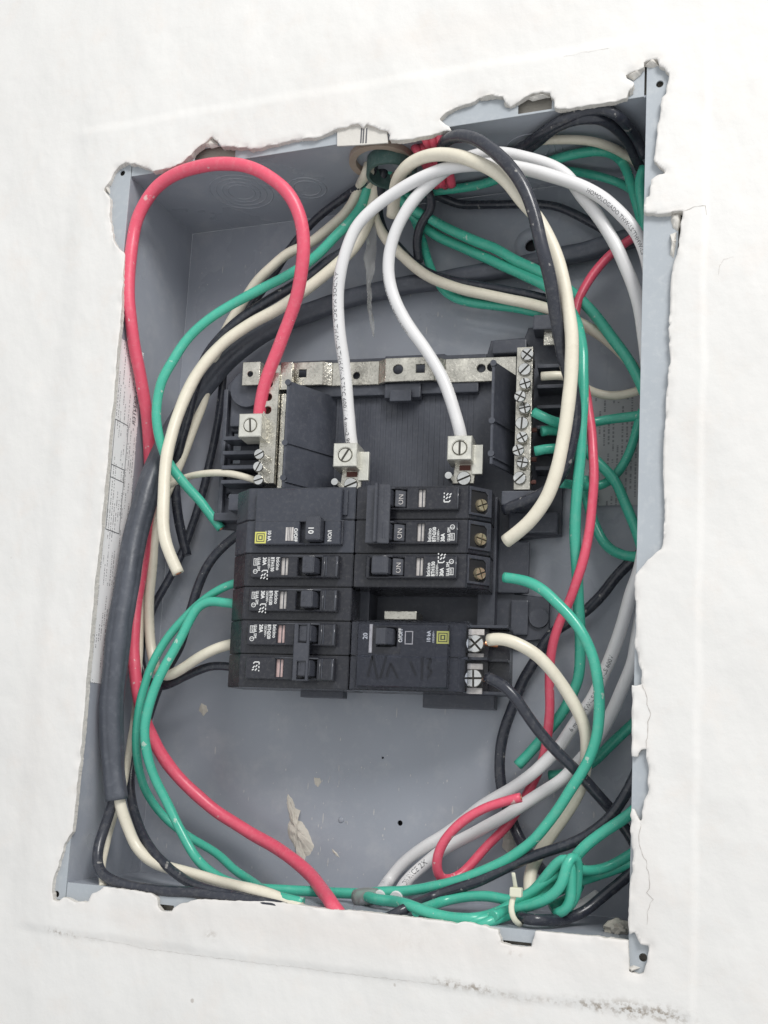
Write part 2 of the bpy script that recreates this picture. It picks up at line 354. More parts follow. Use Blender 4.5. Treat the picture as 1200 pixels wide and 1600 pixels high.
def path(pts, r, fit=True, sm=3):
    rows = []
    for p in pts:
        rr = p[3] if len(p) > 3 else r; d = p[2]; X = P(p[0], p[1], d)
        if fit:
            X[0] = min(X[0], BR - 2.0 - rr)               # beyond the opening's edge a wire hugs the right wall
            while not inside(X, rr) and d > 1.0: d -= 1.0; X = P(p[0], p[1], d); X[0] = min(X[0], BR - 2.0 - rr)
        rows.append((X[0], X[1], X[2], rr))
    S = smooth_path(spline(rows), sm); n = len(S); t = np.arange(n) * 2.2; sd = abs(int(pts[0][0] * 7 + pts[-1][1] * 3)) % 97
    fade = np.clip(np.minimum(np.arange(n), n - 1 - np.arange(n)) / 8, 0, 1)
    for k in range(3): S[:, k] += fade * (vnoise(t, t * 0, 34, sd + k) * 1.5 + vnoise(t, t * 0, 13, sd + k + 5) * .45)
    S[:, 3] *= .95 * (1 + vnoise(t, t * 0, 9, sd + 9) * .06)
    return S
WIRES = {}
def wire(name, label, mt, r, pts, group='loose wires inside the open box', core=(), prints=(), cat='wire', nseg=14, squash=1.0, ripple=0.0, sm=3):
    S = path(pts, r, sm=sm)
    o = link(name, tube_mesh(name, S, nseg, True, squash, ripple), M[mt] if isinstance(mt, str) else mt)
    tag(o, label, cat, group)
    for end in core:                                     # bare conductor showing in a cut end
        i, j = (0, 1) if end == 0 else (-1, -2)
        t = S[i, :3] - S[j, :3]; t /= np.linalg.norm(t)
        bm = bmesh.new(); bm_cyl(bm, S[i, :3] - t * 1.0, S[i, :3] + t * .35, S[i, 3] * .55, S[i, 3] * .5, 12)
        from_bm('copper_core', bm, M['copper'], o)
    T, N, B = frames(S); L = np.concatenate([[0], np.cumsum(np.linalg.norm(np.diff(S[:, :3], axis=0), axis=1))])
    for (s, u0, size, off, rev) in prints:               # u0: fraction of the length where the text starts
        vs, fs = text_geo(s, size); V = []
        for a, c in vs:
            t = u0 * L[-1] + (-a if rev else a); k = min(max(np.searchsorted(L, t) - 1, 0), len(L) - 2); f = (t - L[k]) / (L[k + 1] - L[k]); f = min(max(f, 0), 1)
            p_ = S[k] * (1 - f) + S[k + 1] * f; n_ = N[k] * (1 - f) + N[k + 1] * f; b_ = B[k] * (1 - f) + B[k + 1] * f
            an = off + (1 if rev else -1) * c / p_[3]
            V.append(tuple((p_[:3] + (n_ * math.cos(an) + b_ * math.sin(an)) * (p_[3] * 1.012 + .02)) * MM))
        me = bpy.data.meshes.new('printed_text'); me.from_pydata(V, [], fs); me.update(); link('printed_text', me, M['ink'], o)
    WIRES[label] = S
    return o

# ================================================================== THE SETTING: plastered wall
RIM = [(193.7,397),(183.7,386),(175,370),(173,350),(170.5,336),(172,310),(162,297),(172,281),(177.5,267.5),(185,260),(197.5,254),(205.5,257),(211,255.5),(222.5,260.5),(236,265.5),(239,268.5),(255,265.5),(279,258),(284,256),(295,246),(306,234),(320,224),(331,213),(340,221),(346,230),(366,229.5),(372,232),(384,229.5),(392,234),(407,231),(422,226),(447.5,220.5),(467.5,216),(492,215),(502.5,211),(526,201),(535,199),(560,192.5),(566,199),(572.5,193),(590,200),(605,204),(609,211),(607,217.5),(626,219),(662,212.5),(697,203),(705,204),(701,196),(686,186),(697.5,175),(712.5,166),(735,160),(747.5,151),(765,147.5),(785,150),(789,159),(796,165),(805,160),(820,151),(832,145.5),(859,144.5),(860,150),(865,154),(866,168),(882,169.5),(915,165),(957,158.5),(978.6,152),(982,142),(988,137.6),(991.4,130),(978.6,120.6),(977.6,116),(995.6,110),(1006,104.6),(1006,96),(1021,92),(1027.5,92),(1030.7,103.6),(1038,105.7),(1045.6,115),(1044.5,126),(1041,137.6),(1041,147),(1034,152.5),(1033,170.5),(1030,187.5),(1026.5,202),(1027.5,211),(1025,228),(1023,240.7),(1021,251),(1036,264),(1040,272.5),(1027.5,273.6),(1017,281),(1015,306.5),(1009,308.7),(1006,332),(1012,334),(1046.7,334),(1050,331),(1067,331),(1063.7,357.6),(1058,398),(1054,406),(1047.7,441.7),(1047,490),(1045,526),(1047.7,562),(1045,581.5),(1041,614),(1040.6,649.7),(1037,688.7),(1036,744),(1039,799),(1037,838),(1033,857.7),(1018.5,870.7),(1002,887),(992.5,900),(992,934),(994,950),(993,990),(992,1012),(997,1032),(1003,1056),(1002,1069),(992,1072),(987,1070),(988,1100),(986.6,1120),(987,1181.7),(995.8,1183),(1002,1171),(1010,1170),(1009,1183),(1013.6,1201),(1011.5,1225),(1011.5,1240.7),(1006,1251),(1003.7,1277.5),(1001,1285),(995.8,1275),(988,1258),(985,1290.6),(986.6,1322),(989.8,1330),(988,1348),(989,1361.5),(984.5,1377),(982.7,1408.7),(982,1450),(984,1462),(990.6,1454.6),(1001,1475.6),(1013.4,1478),(1009,1508),(1005,1521),(982.7,1520),(981.5,1469),(960,1467),(921.7,1463),(836,1455),(831,1472),(830,1480),(804.5,1478),(783,1473),(779,1452.5),(750.7,1446),(740,1443),(700,1440.5),(635,1432.5),(560,1423.5),(512,1421),(470,1414.5),(419,1408.5),(380,1408),(359,1407.5),(320,1405),(297.5,1407.5),(280,1412.5),(271,1419),(269,1424),(252.5,1424),(245,1416),(244,1402.5),(235,1396),(202.5,1391),(160,1386),(155,1391),(142.5,1396),(137.5,1409),(117.5,1409.5),(107.5,1404),(97.5,1402.5),(90,1409),(82.5,1406),(81,1392.5),(85,1365),(91,1352.5),(95,1335),(100,1318),(112,1300),(114,1285),(120.5,1220),(129,1145),(135,1070),(145,960),(150.5,890),(159,815),(165,755),(171,680),(177,620),(183,545),(187.5,500)]
poly = np.array([P(u, v, -3.5)[[0, 2]] for u, v in RIM])
def rough_loop(pl, step, amp):
    out = []
    for i in range(len(pl)):
        a = pl[i]; b = pl[(i + 1) % len(pl)]; l = np.linalg.norm(b - a); n = max(1, int(l / step)); nrm = np.array([-(b - a)[1], (b - a)[0]]) / max(l, 1e-6)
        for k in range(n):
            t = k / n; j = rng.normal(0, amp if l < 14 else amp * .3) if k else 0
            out.append(a + (b - a) * t + nrm * j)
    return np.array(out)
poly = rough_loop(poly, 2.0, .28)
BAND = [P(u, v, -2.8)[[0, 2]] for u, v in ((128, 205), (1108, 42), (1082, 1594), (26, 1447))]
def band_dist(x, z):
    d = None
    for i in range(4):
        a = BAND[i]; b = BAND[(i + 1) % 4]; e = (b - a) / np.linalg.norm(b - a); s = -((x - a[0]) * (-e[1]) + (z - a[1]) * e[0])
        s = s + vnoise(x, z, 22, i) * 1.6 + vnoise(x, z, 6, i + 5) * .5
        wd = (8.0, 3.0, 7.0, 16.0)[i]; t = np.clip(s / wd + .5, 0, 1); t = t * t * (3 - 2 * t)
        d = t if d is None else d * t
    return d
def height(x, z):
    h = 2.4 + 1.3 * band_dist(x, z)
    h = h + vnoise(x, z, 70, 1) * 1.3 + vnoise(x + .4 * z, z * .5, 22, 2) * 1.1 + vnoise(x, z, 9, 3) * .34 + vnoise(x * 1.0, z, 4, 4) * .13 + vnoise(x + z * .3, z * .22, 3.2, 8) * .10
    return h
def axis_pts(lo, hi, f0, f1, st):
    c = list(np.arange(f0, f1, st)); s = st; v = c[0]; pre = []
    while v > lo: s *= 1.25; v -= s; pre.append(v)
    v = c[-1]; s = st; post = []
    while v < hi: s *= 1.25; v += s; post.append(v)
    return np.array(pre[::-1] + c + post)
gx = axis_pts(-700, 700, -245, 215, 1.05); gz = axis_pts(-800, 800, -270, 300, 1.05)
X, Z = np.meshgrid(gx, gz); nx, nz = len(gx), len(gz)
X = X.ravel(); Z = Z.ravel()
def in_poly(x, z, pl):
    c = np.zeros(len(x), bool); n = len(pl)
    for i in range(n):
        x0, z0 = pl[i]; x1, z1 = pl[(i + 1) % n]
        if z0 == z1: continue
        k = ((z0 > z) != (z1 > z)); c ^= k & (x < (x1 - x0) * (z - z0) / (z1 - z0) + x0)
    return c
def seg_near(x, z, pl, closed=True):
    best = np.full(len(x), 1e9); bx = x.copy(); bz = z.copy(); n = len(pl)
    for i in range(n if closed else n - 1):
        a = pl[i]; b = pl[(i + 1) % n]; e = b - a; l2 = max(e @ e, 1e-9)
        t = np.clip(((x - a[0]) * e[0] + (z - a[1]) * e[1]) / l2, 0, 1); qx = a[0] + t * e[0]; qz = a[1] + t * e[1]; d = (x - qx) ** 2 + (z - qz) ** 2
        k = d < best; best[k] = d[k]; bx[k] = qx[k]; bz[k] = qz[k]
    return np.sqrt(best), bx, bz
ii, jj = np.meshgrid(np.arange(nx - 1), np.arange(nz - 1)); q0 = (jj * nx + ii).ravel()
quads = np.stack([q0, q0 + 1, q0 + nx + 1, q0 + nx], 1)
cxm = X[quads].mean(1); czm = Z[quads].mean(1)
keep = ~in_poly(cxm, czm, poly)
used = np.zeros(len(X), bool); used[quads[keep].ravel()] = True
gone = np.zeros(len(X), bool); gone[quads[~keep].ravel()] = True
rimv = used & gone
dist = np.full(len(X), 1e9); near = (np.abs(X) < 200) & (np.abs(Z) < 240); idx = np.where(near & used)[0]
dd, bx_, bz_ = seg_near(X[idx], Z[idx], poly); dist[idx] = dd
rsel = rimv[idx]; X[idx[rsel]] = bx_[rsel]; Z[idx[rsel]] = bz_[rsel]; dist[rimv] = 0
Hh = height(X, Z)
edge_amt = np.exp(-(dist / 2.2) ** 2)
Hh = Hh + edge_amt * (vnoise(X, Z, 5, 21) * 1.6 - .35)
# mortar smear where the top right plaster block ends, and the dirt line under the lower edge of the band
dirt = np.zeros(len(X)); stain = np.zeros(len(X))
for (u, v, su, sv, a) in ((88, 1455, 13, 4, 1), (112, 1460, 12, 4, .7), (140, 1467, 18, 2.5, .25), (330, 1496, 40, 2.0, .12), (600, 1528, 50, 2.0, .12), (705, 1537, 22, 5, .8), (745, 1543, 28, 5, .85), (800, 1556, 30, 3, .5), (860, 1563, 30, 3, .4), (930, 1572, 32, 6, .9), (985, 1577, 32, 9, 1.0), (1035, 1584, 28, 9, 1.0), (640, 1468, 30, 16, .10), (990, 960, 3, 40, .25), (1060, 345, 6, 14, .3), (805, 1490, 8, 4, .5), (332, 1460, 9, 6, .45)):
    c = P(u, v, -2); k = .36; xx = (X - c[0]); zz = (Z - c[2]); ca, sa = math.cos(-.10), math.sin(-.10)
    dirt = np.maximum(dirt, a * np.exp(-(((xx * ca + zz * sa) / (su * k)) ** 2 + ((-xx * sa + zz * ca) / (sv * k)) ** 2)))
for (u, v, su, sv, a) in ((700, 50, 160, 26, .16), (500, 170, 60, 40, .14), (560, 1460, 330, 30, .26), (220, 1430, 70, 20, .2), (205, 1480, 90, 16, .12), (870, 1500, 150, 25, .14), (140, 800, 10, 300, .12), (1010, 1400, 20, 90, .15), (60, 1150, 40, 200, .1)):
    c = P(u, v, -2); k = .36; stain = np.maximum(stain, a * np.exp(-(((X - c[0]) / (su * k)) ** 2 + ((Z - c[2]) / (sv * k)) ** 2)))
stain = stain + .12 * np.exp(-(dist / 3.0) ** 2)
remap = -np.ones(len(X), int); uidx = np.where(used)[0]; remap[uidx] = np.arange(len(uidx))
Vtx = np.stack([X[uidx], -Hh[uidx], Z[uidx]], 1); faces = remap[quads[keep]]
# broken inner edge: boundary of the kept faces is turned in towards the steel
ed = np.concatenate([faces[:, [0, 1]], faces[:, [1, 2]], faces[:, [2, 3]], faces[:, [3, 0]]]); key = np.sort(ed, 1); kk = key[:, 0].astype(np.int64) * len(Vtx) + key[:, 1]
_, inv, cnt = np.unique(kk, return_inverse=True, return_counts=True); be = ed[cnt[inv] == 1]
rim_set = remap[np.where(rimv)[0]]; isr = np.zeros(len(Vtx), bool); isr[rim_set] = True; be = be[isr[be[:, 0]] & isr[be[:, 1]]]
bv = np.unique(be); nb = len(Vtx); m1 = {v: nb + i for i, v in enumerate(bv)}; m2 = {v: nb + len(bv) + i for i, v in enumerate(bv)}
R1 = Vtx[bv].copy(); R1[:, 1] = R1[:, 1] * .5; R1[:, [0, 2]] += rng.normal(0, .10, (len(bv), 2))
R2 = Vtx[bv].copy(); R2[:, 1] = .25; R2[:, [0, 2]] += rng.normal(0, .10, (len(bv), 2))
sides = [(b, a, m1[a], m1[b]) for a, b in be] + [(m1[b], m1[a], m2[a], m2[b]) for a, b in be]
allv = np.concatenate([Vtx, R1, R2]) * MM; allf = np.concatenate([faces, np.array(sides)])
me = bpy.data.meshes.new('wall'); me.vertices.add(len(allv)); me.vertices.foreach_set('co', allv.ravel())
me.loops.add(len(allf) * 4); me.loops.foreach_set('vertex_index', allf.ravel().astype(np.int32))
me.polygons.add(len(allf)); me.polygons.foreach_set('loop_start', np.arange(len(allf)) * 4); me.polygons.foreach_set('loop_total', np.full(len(allf), 4))
me.materials.append(M['plaster']); me.materials.append(M['plaster_edge'])
mi = np.zeros(len(allf), int); mi[len(faces):] = 1; me.polygons.foreach_set('material_index', mi.astype(np.int32))
sm = np.ones(len(allf), bool); sm[len(faces):] = False; me.polygons.foreach_set('use_smooth', sm); me.update(calc_edges=True)
for nm, arr in (('dirt', dirt), ('stain', stain)):
    at = me.attributes.new(nm, 'FLOAT', 'POINT'); at.data.foreach_set('value', np.concatenate([np.clip(arr[uidx], 0, 1), np.zeros(len(bv) * 2)]))
wall = link('wall', me); wall['kind'] = 'structure'
# rough mortar bed behind the plaster, open where the box stands
sub = [( -700, -800), (700, -800), (700, 800), (-700, 800)]
mb = plate('mortar_bed', sub, [rect(-BW - 2.0, BR + 2.0, -BH - 2.0, BH + 2.0)], 4.5, 12, M['mortar'], wall)
# hairline cracks, and one painted shadow line, that follow the surface
def ribbon(name, pts, wd, mt):
    p = np.array([P(u, v, -3.6)[[0, 2]] for u, v in pts]); q_ = []
    for a_, b_ in zip(p, p[1:]):
        n_ = max(1, int(np.linalg.norm(b_ - a_) / 1.6)); q_ += [a_ + (b_ - a_) * k / n_ + rng.normal(0, .2, 2) for k in range(n_)]
    p = np.array(q_ + [p[-1]]); V = []; F = []
    for i in range(len(p)):
        t = p[min(i + 1, len(p) - 1)] - p[max(i - 1, 0)]; t = t / max(np.linalg.norm(t), 1e-6); n = np.array([-t[1], t[0]]); ww = wd * (.2 + .6 * rng.random()) * (.3 if i in (0, len(p) - 1) else 1)
        for s in (-1, 1):
            q = p[i] + n * s * ww / 2; V.append((q[0] * MM, (-height(q[:1], q[1:])[0] - .16) * MM, q[1] * MM))
        if i: F.append((2 * i - 2, 2 * i - 1, 2 * i + 1, 2 * i))
    me = bpy.data.meshes.new(name); me.from_pydata(V, [], F); me.update(); return link(name, me, mt, wall)
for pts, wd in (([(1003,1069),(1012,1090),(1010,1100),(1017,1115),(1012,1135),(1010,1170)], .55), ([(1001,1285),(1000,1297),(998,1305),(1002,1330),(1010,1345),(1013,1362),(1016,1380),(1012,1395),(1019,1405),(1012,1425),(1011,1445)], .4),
                ([(1067,331),(1085,325),(1103,321),(1104,336)], .5), ([(1122,430),(1124,415),(1130,404),(1146,401)], .2), ([(880,88),(925,80),(953,75)], .18), ([(130,1464),(240,1485),(330,1496),(450,1511),(560,1524),(700,1541)], .16)):  # last strip is the ledge's shadow line, painted as a dark ribbon
    ribbon('crack_or_ledge_shadow', pts, wd, M['crack_or_ledge_shadow'])

# ================================================================== THE BOX
bxr = empty('electrical_box', (0, BD, -BH)); tag(bxr, 'open grey steel electrical panel box set in the broken white plaster wall', 'electrical box')
off = Vector((0, -BD * MM, BH * MM))
def bpart(o): o.location = off; return o
T_ = 1.2
back_holes = []
for (u, v, r) in ((831, 384, 4.2), (625, 1286, 1.6), (598, 1184, .7)):
    c = P(u, v, BD); back_holes.append(circ(c[0], c[2], r))
backp = bpart(plate('back_panel', rect(-BW, BR, -BH, BH), back_holes, BD, BD + T_, M['steel_grey'], bxr))
c = P(831, 384, BD)
def ring_bm(cx, cz, y, ro, ri, h, n=28):
    bm = bmesh.new(); rows = []
    for rr, yy in ((ro, y), ((ro * .7 + ri * .3), y - h), ((ro * .3 + ri * .7), y - h), (ri, y)):
        rows.append([bm.verts.new((cx + rr * math.cos(2 * math.pi * i / n), yy, cz + rr * math.sin(2 * math.pi * i / n))) for i in range(n)])
    for a, b in zip(rows, rows[1:]):
        for i in range(n): bm.faces.new((a[i], a[(i + 1) % n], b[(i + 1) % n], b[i]))
    return bm
def child(name, bm, mt, smooth=True, par=None):
    o = from_bm(name, bm, mt, par or bxr, smooth)
    if par is None: bpart(o)
    return o
child('mounting_boss', ring_bm(c[0], c[2] + .8, BD - .05, 11, 4.6, 1.2), M['steel_grey'])
c = P(533, 1281, BD); bm = bmesh.new(); bmesh.ops.create_uvsphere(bm, u_segments=14, v_segments=8, radius=1.9)
for v in bm.verts: v.co = Vector((c[0] + v.co.x, BD + v.co.y * .5, c[2] + v.co.z))
child('rivet', bm, M['steel_grey'])
# dark void behind the holes
child('wall_cavity', bm_box(-BW + 2, BW - 2, BD + 4, BD + 6, -BH + 2, BH - 2), M['dark'], False)
def side(name, x0, x1, z0, z1, y0=.6, y1=BD - .05): return bpart(from_bm(name, bm_box(x0, x1, y0, y1, z0, z1), M['steel_grey'], bxr))
side('left_wall', -BW - T_, -BW, -BH, BH); side('right_wall', BR, BR + T_, -BH, BH)
side('bottom_wall', -BW - T_, BR + T_, -BH - T_, -BH, .7)
topw = side('top_wall', -BW - T_, BR + T_, BH, BH + T_, .7)
# knockout rings pressed into the top wall
def ko(x, y, r):
    bm = bmesh.new(); n = 40; k0 = len(bm.verts); rows = []
    for rr, zz in ((r + .45, BH + .1), (r + .2, BH - .35), (r - .2, BH - .35), (r - .45, BH + .1)):
        rows.append([bm.verts.new((x + rr * math.cos(2 * math.pi * i / n), y + rr * math.sin(2 * math.pi * i / n), zz)) for i in range(n)])
    for a, b in zip(rows, rows[1:]):
        for i in range(n): bm.faces.new((a[i], a[(i + 1) % n], b[(i + 1) % n], b[i]))
    child('knockout', bm, M['steel_grey'])
for r in (8.5, 12, 16, 20): ko(-98, 34, r)
for r in (8.5, 12): ko(-55, 40, r)
for r in (8.5, 12, 16): ko(90, 34, r)
def px_rect(u0, u1, v0, v1, d=0):
    a = P(u0, v0, d); b = P(u1, v1, d); return rect(min(a[0], b[0]), max(a[0], b[0]), min(a[2], b[2]), max(a[2], b[2]))
def hole_at(u, v, r): c = P(u, v, 0); return circ(c[0], c[2], r)
def flange(name, outer, holes, y0, y1): return bpart(plate(name, outer, holes, y0, y1, M['flange_grey'], bxr, .15))
FT = 17.5
flange('right_flange', [(BW, -BH - 17), (BW + FT, -BH - 17), (BW + FT, BH + 15), (BW + FT - 4, BH + 17), (BW, BH + 17)], [hole_at(1031, 132, 1.9), hole_at(1005, 1496, 1.9)], -.5, .4)
flange('left_flange', [(-BW - FT, -BH - 10), (-BW, -BH - 10), (-BW, BH + 10), (-BW - FT, BH + 10)], [hole_at(192, 271, 1.8), hole_at(89, 1397, 1.8)], -.5, .4)
slots_t = [px_rect(305, 367, 234, 247), px_rect(810, 862, 156, 170)]
flange('top_flange', [(-BW + .3, BH), (BW - 1.2, BH), (BW - 1.2, BH + 19), (-BW + .3, BH + 19)], slots_t, -.1, .8)
slots_b = [px_rect(786, 830, 1469, 1479), px_rect(250, 271, 1413, 1424)]
flange('bottom_flange', [(-BW + .3, -BH - 15), (BW - .3, -BH - 15), (BW - .3, -BH), (-BW + .3, -BH)], slots_b, -.1, .8)
def lump(name, loop_px, d, h, mt, parent, seed=0, sgn=-1):
    """irregular thin splat of mortar with a raised middle"""
    p = np.array([P(u, v, d)[[0, 2]] for u, v in loop_px]); p = rough_loop(p, 1.2, .18); ctr = p.mean(0); bm = bmesh.new(); rows = []
    for k in range(6):
        t = k / 5; row = []
        for q in p:
            s = ctr + (q - ctr) * (1 - t * .93); hh = h * math.sin(t * math.pi / 2) * (1 + .9 * vnoise(np.array([s[0]]), np.array([s[1]]), 2.2, seed)[0]) if k else -.2
            row.append(bm.verts.new((s[0], d + sgn * hh, s[1])))
        rows.append(row)
    for a, b in zip(rows, rows[1:]):
        for i in range(len(p)): bm.faces.new((a[i], a[(i + 1) % len(p)], b[(i + 1) % len(p)], b[i]))
    bm.faces.new(rows[-1])
    return from_bm(name, bm, M[mt], parent, False)
G_ML = 'dried mortar stuck in the box'
for i, (lp, h, lab) in enumerate((
    ([(449,1238),(457,1247),(462,1262),(470,1265),(466,1275),(464,1280),(473,1284),(480,1295),(486,1308),(492,1324),(486,1336),(478,1340),(476,1352),(464,1350),(462,1330),(456,1317),(452,1312),(449,1300),(449,1288),(453,1281),(450,1265),(447,1252)], 2.2, 'long splash of dried mortar on the lower back panel'),
    ([(490,1214),(500,1215),(503,1222),(497,1231),(491,1225)], .6, 'small pale mortar spot above the long mortar splash'),
    ([(314,1098),(322,1101),(326,1112),(318,1120),(310,1111)], .6, 'small mortar spot on the back panel below the left breakers'),
    ([(518,1325),(527,1333),(532,1341),(525,1338),(519,1331)], .4, 'thin mortar smear right of the long splash'),
    ([(786,1302),(797,1296),(808,1305),(806,1322),(794,1334),(784,1325)], 2.2, 'grey mortar lump behind the black wire near the red loop'))):
    o = lump('mortar_splash', lp, BD, h, 'mortar_pale', None, i); tag(o, lab, 'mortar', G_ML)
bm = bmesh.new()                                        # flecks and scratches on the paint of the back panel, joined as one
for i in range(230):
    u, v = (rng.uniform(240, 960), rng.uniform(1100, 1370)) if i < 120 else ((rng.uniform(440, 560), rng.uniform(1200, 1380)) if i < 170 else (rng.uniform(300, 900), rng.uniform(380, 520)))
    c = P(u, v, BD - .12); r = rng.uniform(.12, .5); s = rng.uniform(.6, 2.2) if i % 4 else rng.uniform(3, 8); n = 6; vs = []
    for k in range(n):
        a = 2 * math.pi * k / n; vs.append(bm.verts.new((c[0] + r * math.cos(a) * rng.uniform(.7, 1.2), BD - .12, c[2] + r * s * math.sin(a) * rng.uniform(.7, 1.2))))
    bm.faces.new(vs)
fl = child('paint_flecks', bm, M['paper'], False); fl['kind'] = 'stuff'
# mortar sitting on the bottom wall in the corner
cc = P(966, 1452, 22); bm = bmesh.new(); bmesh.ops.create_icosphere(bm, subdivisions=3, radius=1)
for v in bm.verts:
    n_ = 1 + .5 * vnoise(np.array([v.co.x * 3 + 9]), np.array([v.co.z * 3 + v.co.y * 2]), .8, 3)[0]; v.co = Vector((cc[0] + v.co.x * 6.5 * n_, 22 + v.co.y * 6 * n_, cc[2] + v.co.z * 4.6 * n_))
o = from_bm('mortar_lump', bm, M['mortar'], None); tag(o, 'grey mortar lump in the bottom right corner of the box', 'mortar', G_ML)
for i, lp in enumerate((
    [(312,228),(322,222),(331,214),(338,222),(344,229),(330,232)], [(1007,104),(1008,97),(1020,93),(1028,94),(1030,103),(1018,106)], [(979,120),(984,117),(996,112),(1006,108),(1000,118),(990,126)],
    [(822,154),(833,148),(857,147),(861,152),(845,155),(832,158)], [(1050,334),(1064,333),(1063,352),(1059,362),(1051,356),(1048,344)], [(1047,366),(1057,362),(1056,384),(1052,404),(1047,398),(1049,380)],
    [(164,297),(171,288),(172,304)], [(984,142),(989,138),(990,146),(984,150)], [(748,154),(764,149),(783,152),(770,156),(752,158)], [(787,160),(796,166),(806,161),(800,168),(790,168)], [(1001,1512),(985,1520),(981,1512),(990,1508)])):
    lump('plaster_chunk', lp, -.6, 1.9 + .5 * (i % 3), 'plaster_edge', wall, i + 3)
# printed sticker on the left wall and printed paper on the back panel
z0, z1 = P(150, 1066, 3)[2], P(196, 528, 5)[2]
lab = bpart(from_bm('wall_label', bm_box(-BW, -BW + .25, 1.0, 30, z0, z1), M['label_left'], bxr))
def lab_text(s, y, z, size):
    vs, fs = text_geo(s, size); me = bpy.data.meshes.new('printed_text')
    me.from_pydata([((-BW + .33) * MM, (y - b) * MM, (z - a) * MM) for a, b in vs], [], fs); me.update(); link('printed_text', me, M['ink'], lab)
lab_text('LOAD CENTER', 25.5, P(214, 588, 25)[2] + 3, 5.2)
for zz, hh in ((P(190, 660, 12)[2], 36), (P(180, 730, 12)[2], 40)):
    bm = bmesh.new()
    for y0, y1, za, zb in ((6, 20, zz, zz + .5), (6, 20, zz - hh, zz - hh + .5), (6, 6.4, zz - hh, zz), (20, 20.4, zz - hh, zz)): bm_box(-BW + .25, -BW + .33, y0, y1, za, zb, 0, bm)
    from_bm('printed_box', bm, M['ink'], lab)
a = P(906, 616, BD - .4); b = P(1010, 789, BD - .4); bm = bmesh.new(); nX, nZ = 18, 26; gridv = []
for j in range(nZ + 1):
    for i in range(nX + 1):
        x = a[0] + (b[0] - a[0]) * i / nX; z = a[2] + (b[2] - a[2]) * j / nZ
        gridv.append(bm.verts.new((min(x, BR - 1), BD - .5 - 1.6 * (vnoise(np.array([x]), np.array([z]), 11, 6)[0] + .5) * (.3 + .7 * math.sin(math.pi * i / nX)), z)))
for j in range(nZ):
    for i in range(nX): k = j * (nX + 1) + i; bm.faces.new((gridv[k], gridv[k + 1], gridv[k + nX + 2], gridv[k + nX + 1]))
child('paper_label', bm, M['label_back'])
# conduit coming down through the top wall
cd = P(590, 214, 16); cx_, cy_, cz_ = cd
con = empty('conduit', (cx_, 20, BH)); tag(con, 'cream plastic conduit entering through the top of the box', 'conduit')
def at_con(o): o.location = (-cx_ * MM, -20 * MM, -BH * MM); return o
def pipe(name, cx, cy, ro, ri, z0, z1, mt, par, n=36):
    bm = bmesh.new(); rows = []
    for rr, zz in ((ro, z1), (ro, z0), (ri, z0), (ri, z1)): rows.append([bm.verts.new((cx + rr * math.cos(2 * math.pi * i / n), cy + rr * math.sin(2 * math.pi * i / n), zz)) for i in range(n)])
    for a, b in zip(rows, rows[1:] + rows[:1]):
        for i in range(n): bm.faces.new((a[i], a[(i + 1) % n], b[(i + 1) % n], b[i]))
    return from_bm(name, bm, mt, par, False)
at_con(pipe('pipe', cx_ + 2, 20.5, 19.5, 15.5, BH - 3.6, BH + 60, M['pvc'], con))
at_con(pipe('inner_sleeve', cx_ + 7, 24, 15, 13.2, BH - 10, BH + 40, M['pvc_green'], con))
# white painted front of the conduit with a printed bar mark, showing through the broken plaster
fp = np.array([P(u, v, 0.6)[[0, 2]] for u, v in ((529, 231), (529, 205), (545, 193), (606, 200), (608, 226), (570, 229))])
at_con(plate('painted_front', [tuple(q) for q in fp], [], -1.5, -.62, M['plaster_edge'], con))
for u in (567, 570.5, 575):
    q0, q1 = P(u, 203, .2), P(u, 226, .2); at_con(box('printed_bar', q0[0] - .5, q0[0] + .35, -1.62, -1.5, q1[2], q0[2], M['ink'], con, 0))

# ================================================================== BREAKER CHASSIS (built in the chassis frame)
ch = empty('breaker_chassis', mw=AMAT @ Matrix.Translation((0, 44 * MM, 0))); tag(ch, 'black plastic breaker chassis with silver bus bars mounted in the box', 'breaker chassis')
def cp(o): o.location = (0, -44 * MM, 0); return o
BP = M['black_plastic']
outline = [(-90, 98), (-60, 99), (-58, 101), (2, 101), (4, 105), (40, 105), (46, 102), (66, 104), (68, 112), (88, 113), (90, 119), (118, 119), (118, 28), (112, 22), (112, -6), (88, -8), (86, -40), (106, -42), (106, -66), (84, -68), (78, -98), (-66, -98), (-66, -4), (-96, -1), (-98, 8), (-97, 90)]
slots = [rect(-92, -86, 40, 60), circ(100, -54, 2.4), circ(-92, 20, 1.8), circ(-90, 78, 1.8)]
cp(plate('base_plate', outline, slots, 40, 44, BP, ch, .5))
# low ribbed well floor and side rails
for i in range(26): cp(box('rib', -25 + i * 3.3, -23.8 + i * 3.3, 39.65, 40, 17, 88, BP, ch, 0))
cp(box('centre_rail', -5, 5, 20, 40, -98, 16, BP, ch, .6))
cp(box('left_rail', -62, -54, 24, 40, -98, 14, BP, ch, .6)); cp(box('right_rail', 66, 76, 28, 40, -98, 14, BP, ch, .6))
cp(box('bottom_foot', -38, -12, 34, 44, -103, -97, BP, ch, .5)); cp(box('bottom_foot', 36, 77, 30, 44, -107, -96, BP, ch, .5))
cp(box('bus_support', -76, 62, 35, 40, 79, 86, BP, ch, .8)); cp(box('bus_backing', -70, 66, 37, 40, 90, 103, BP, ch, .8))
cp(box('clip', 6, 28, 32, 40, 76, 85, BP, ch, .8)); cp(box('clip', 10, 23, 29, 33, 73, 80, BP, ch, .6))
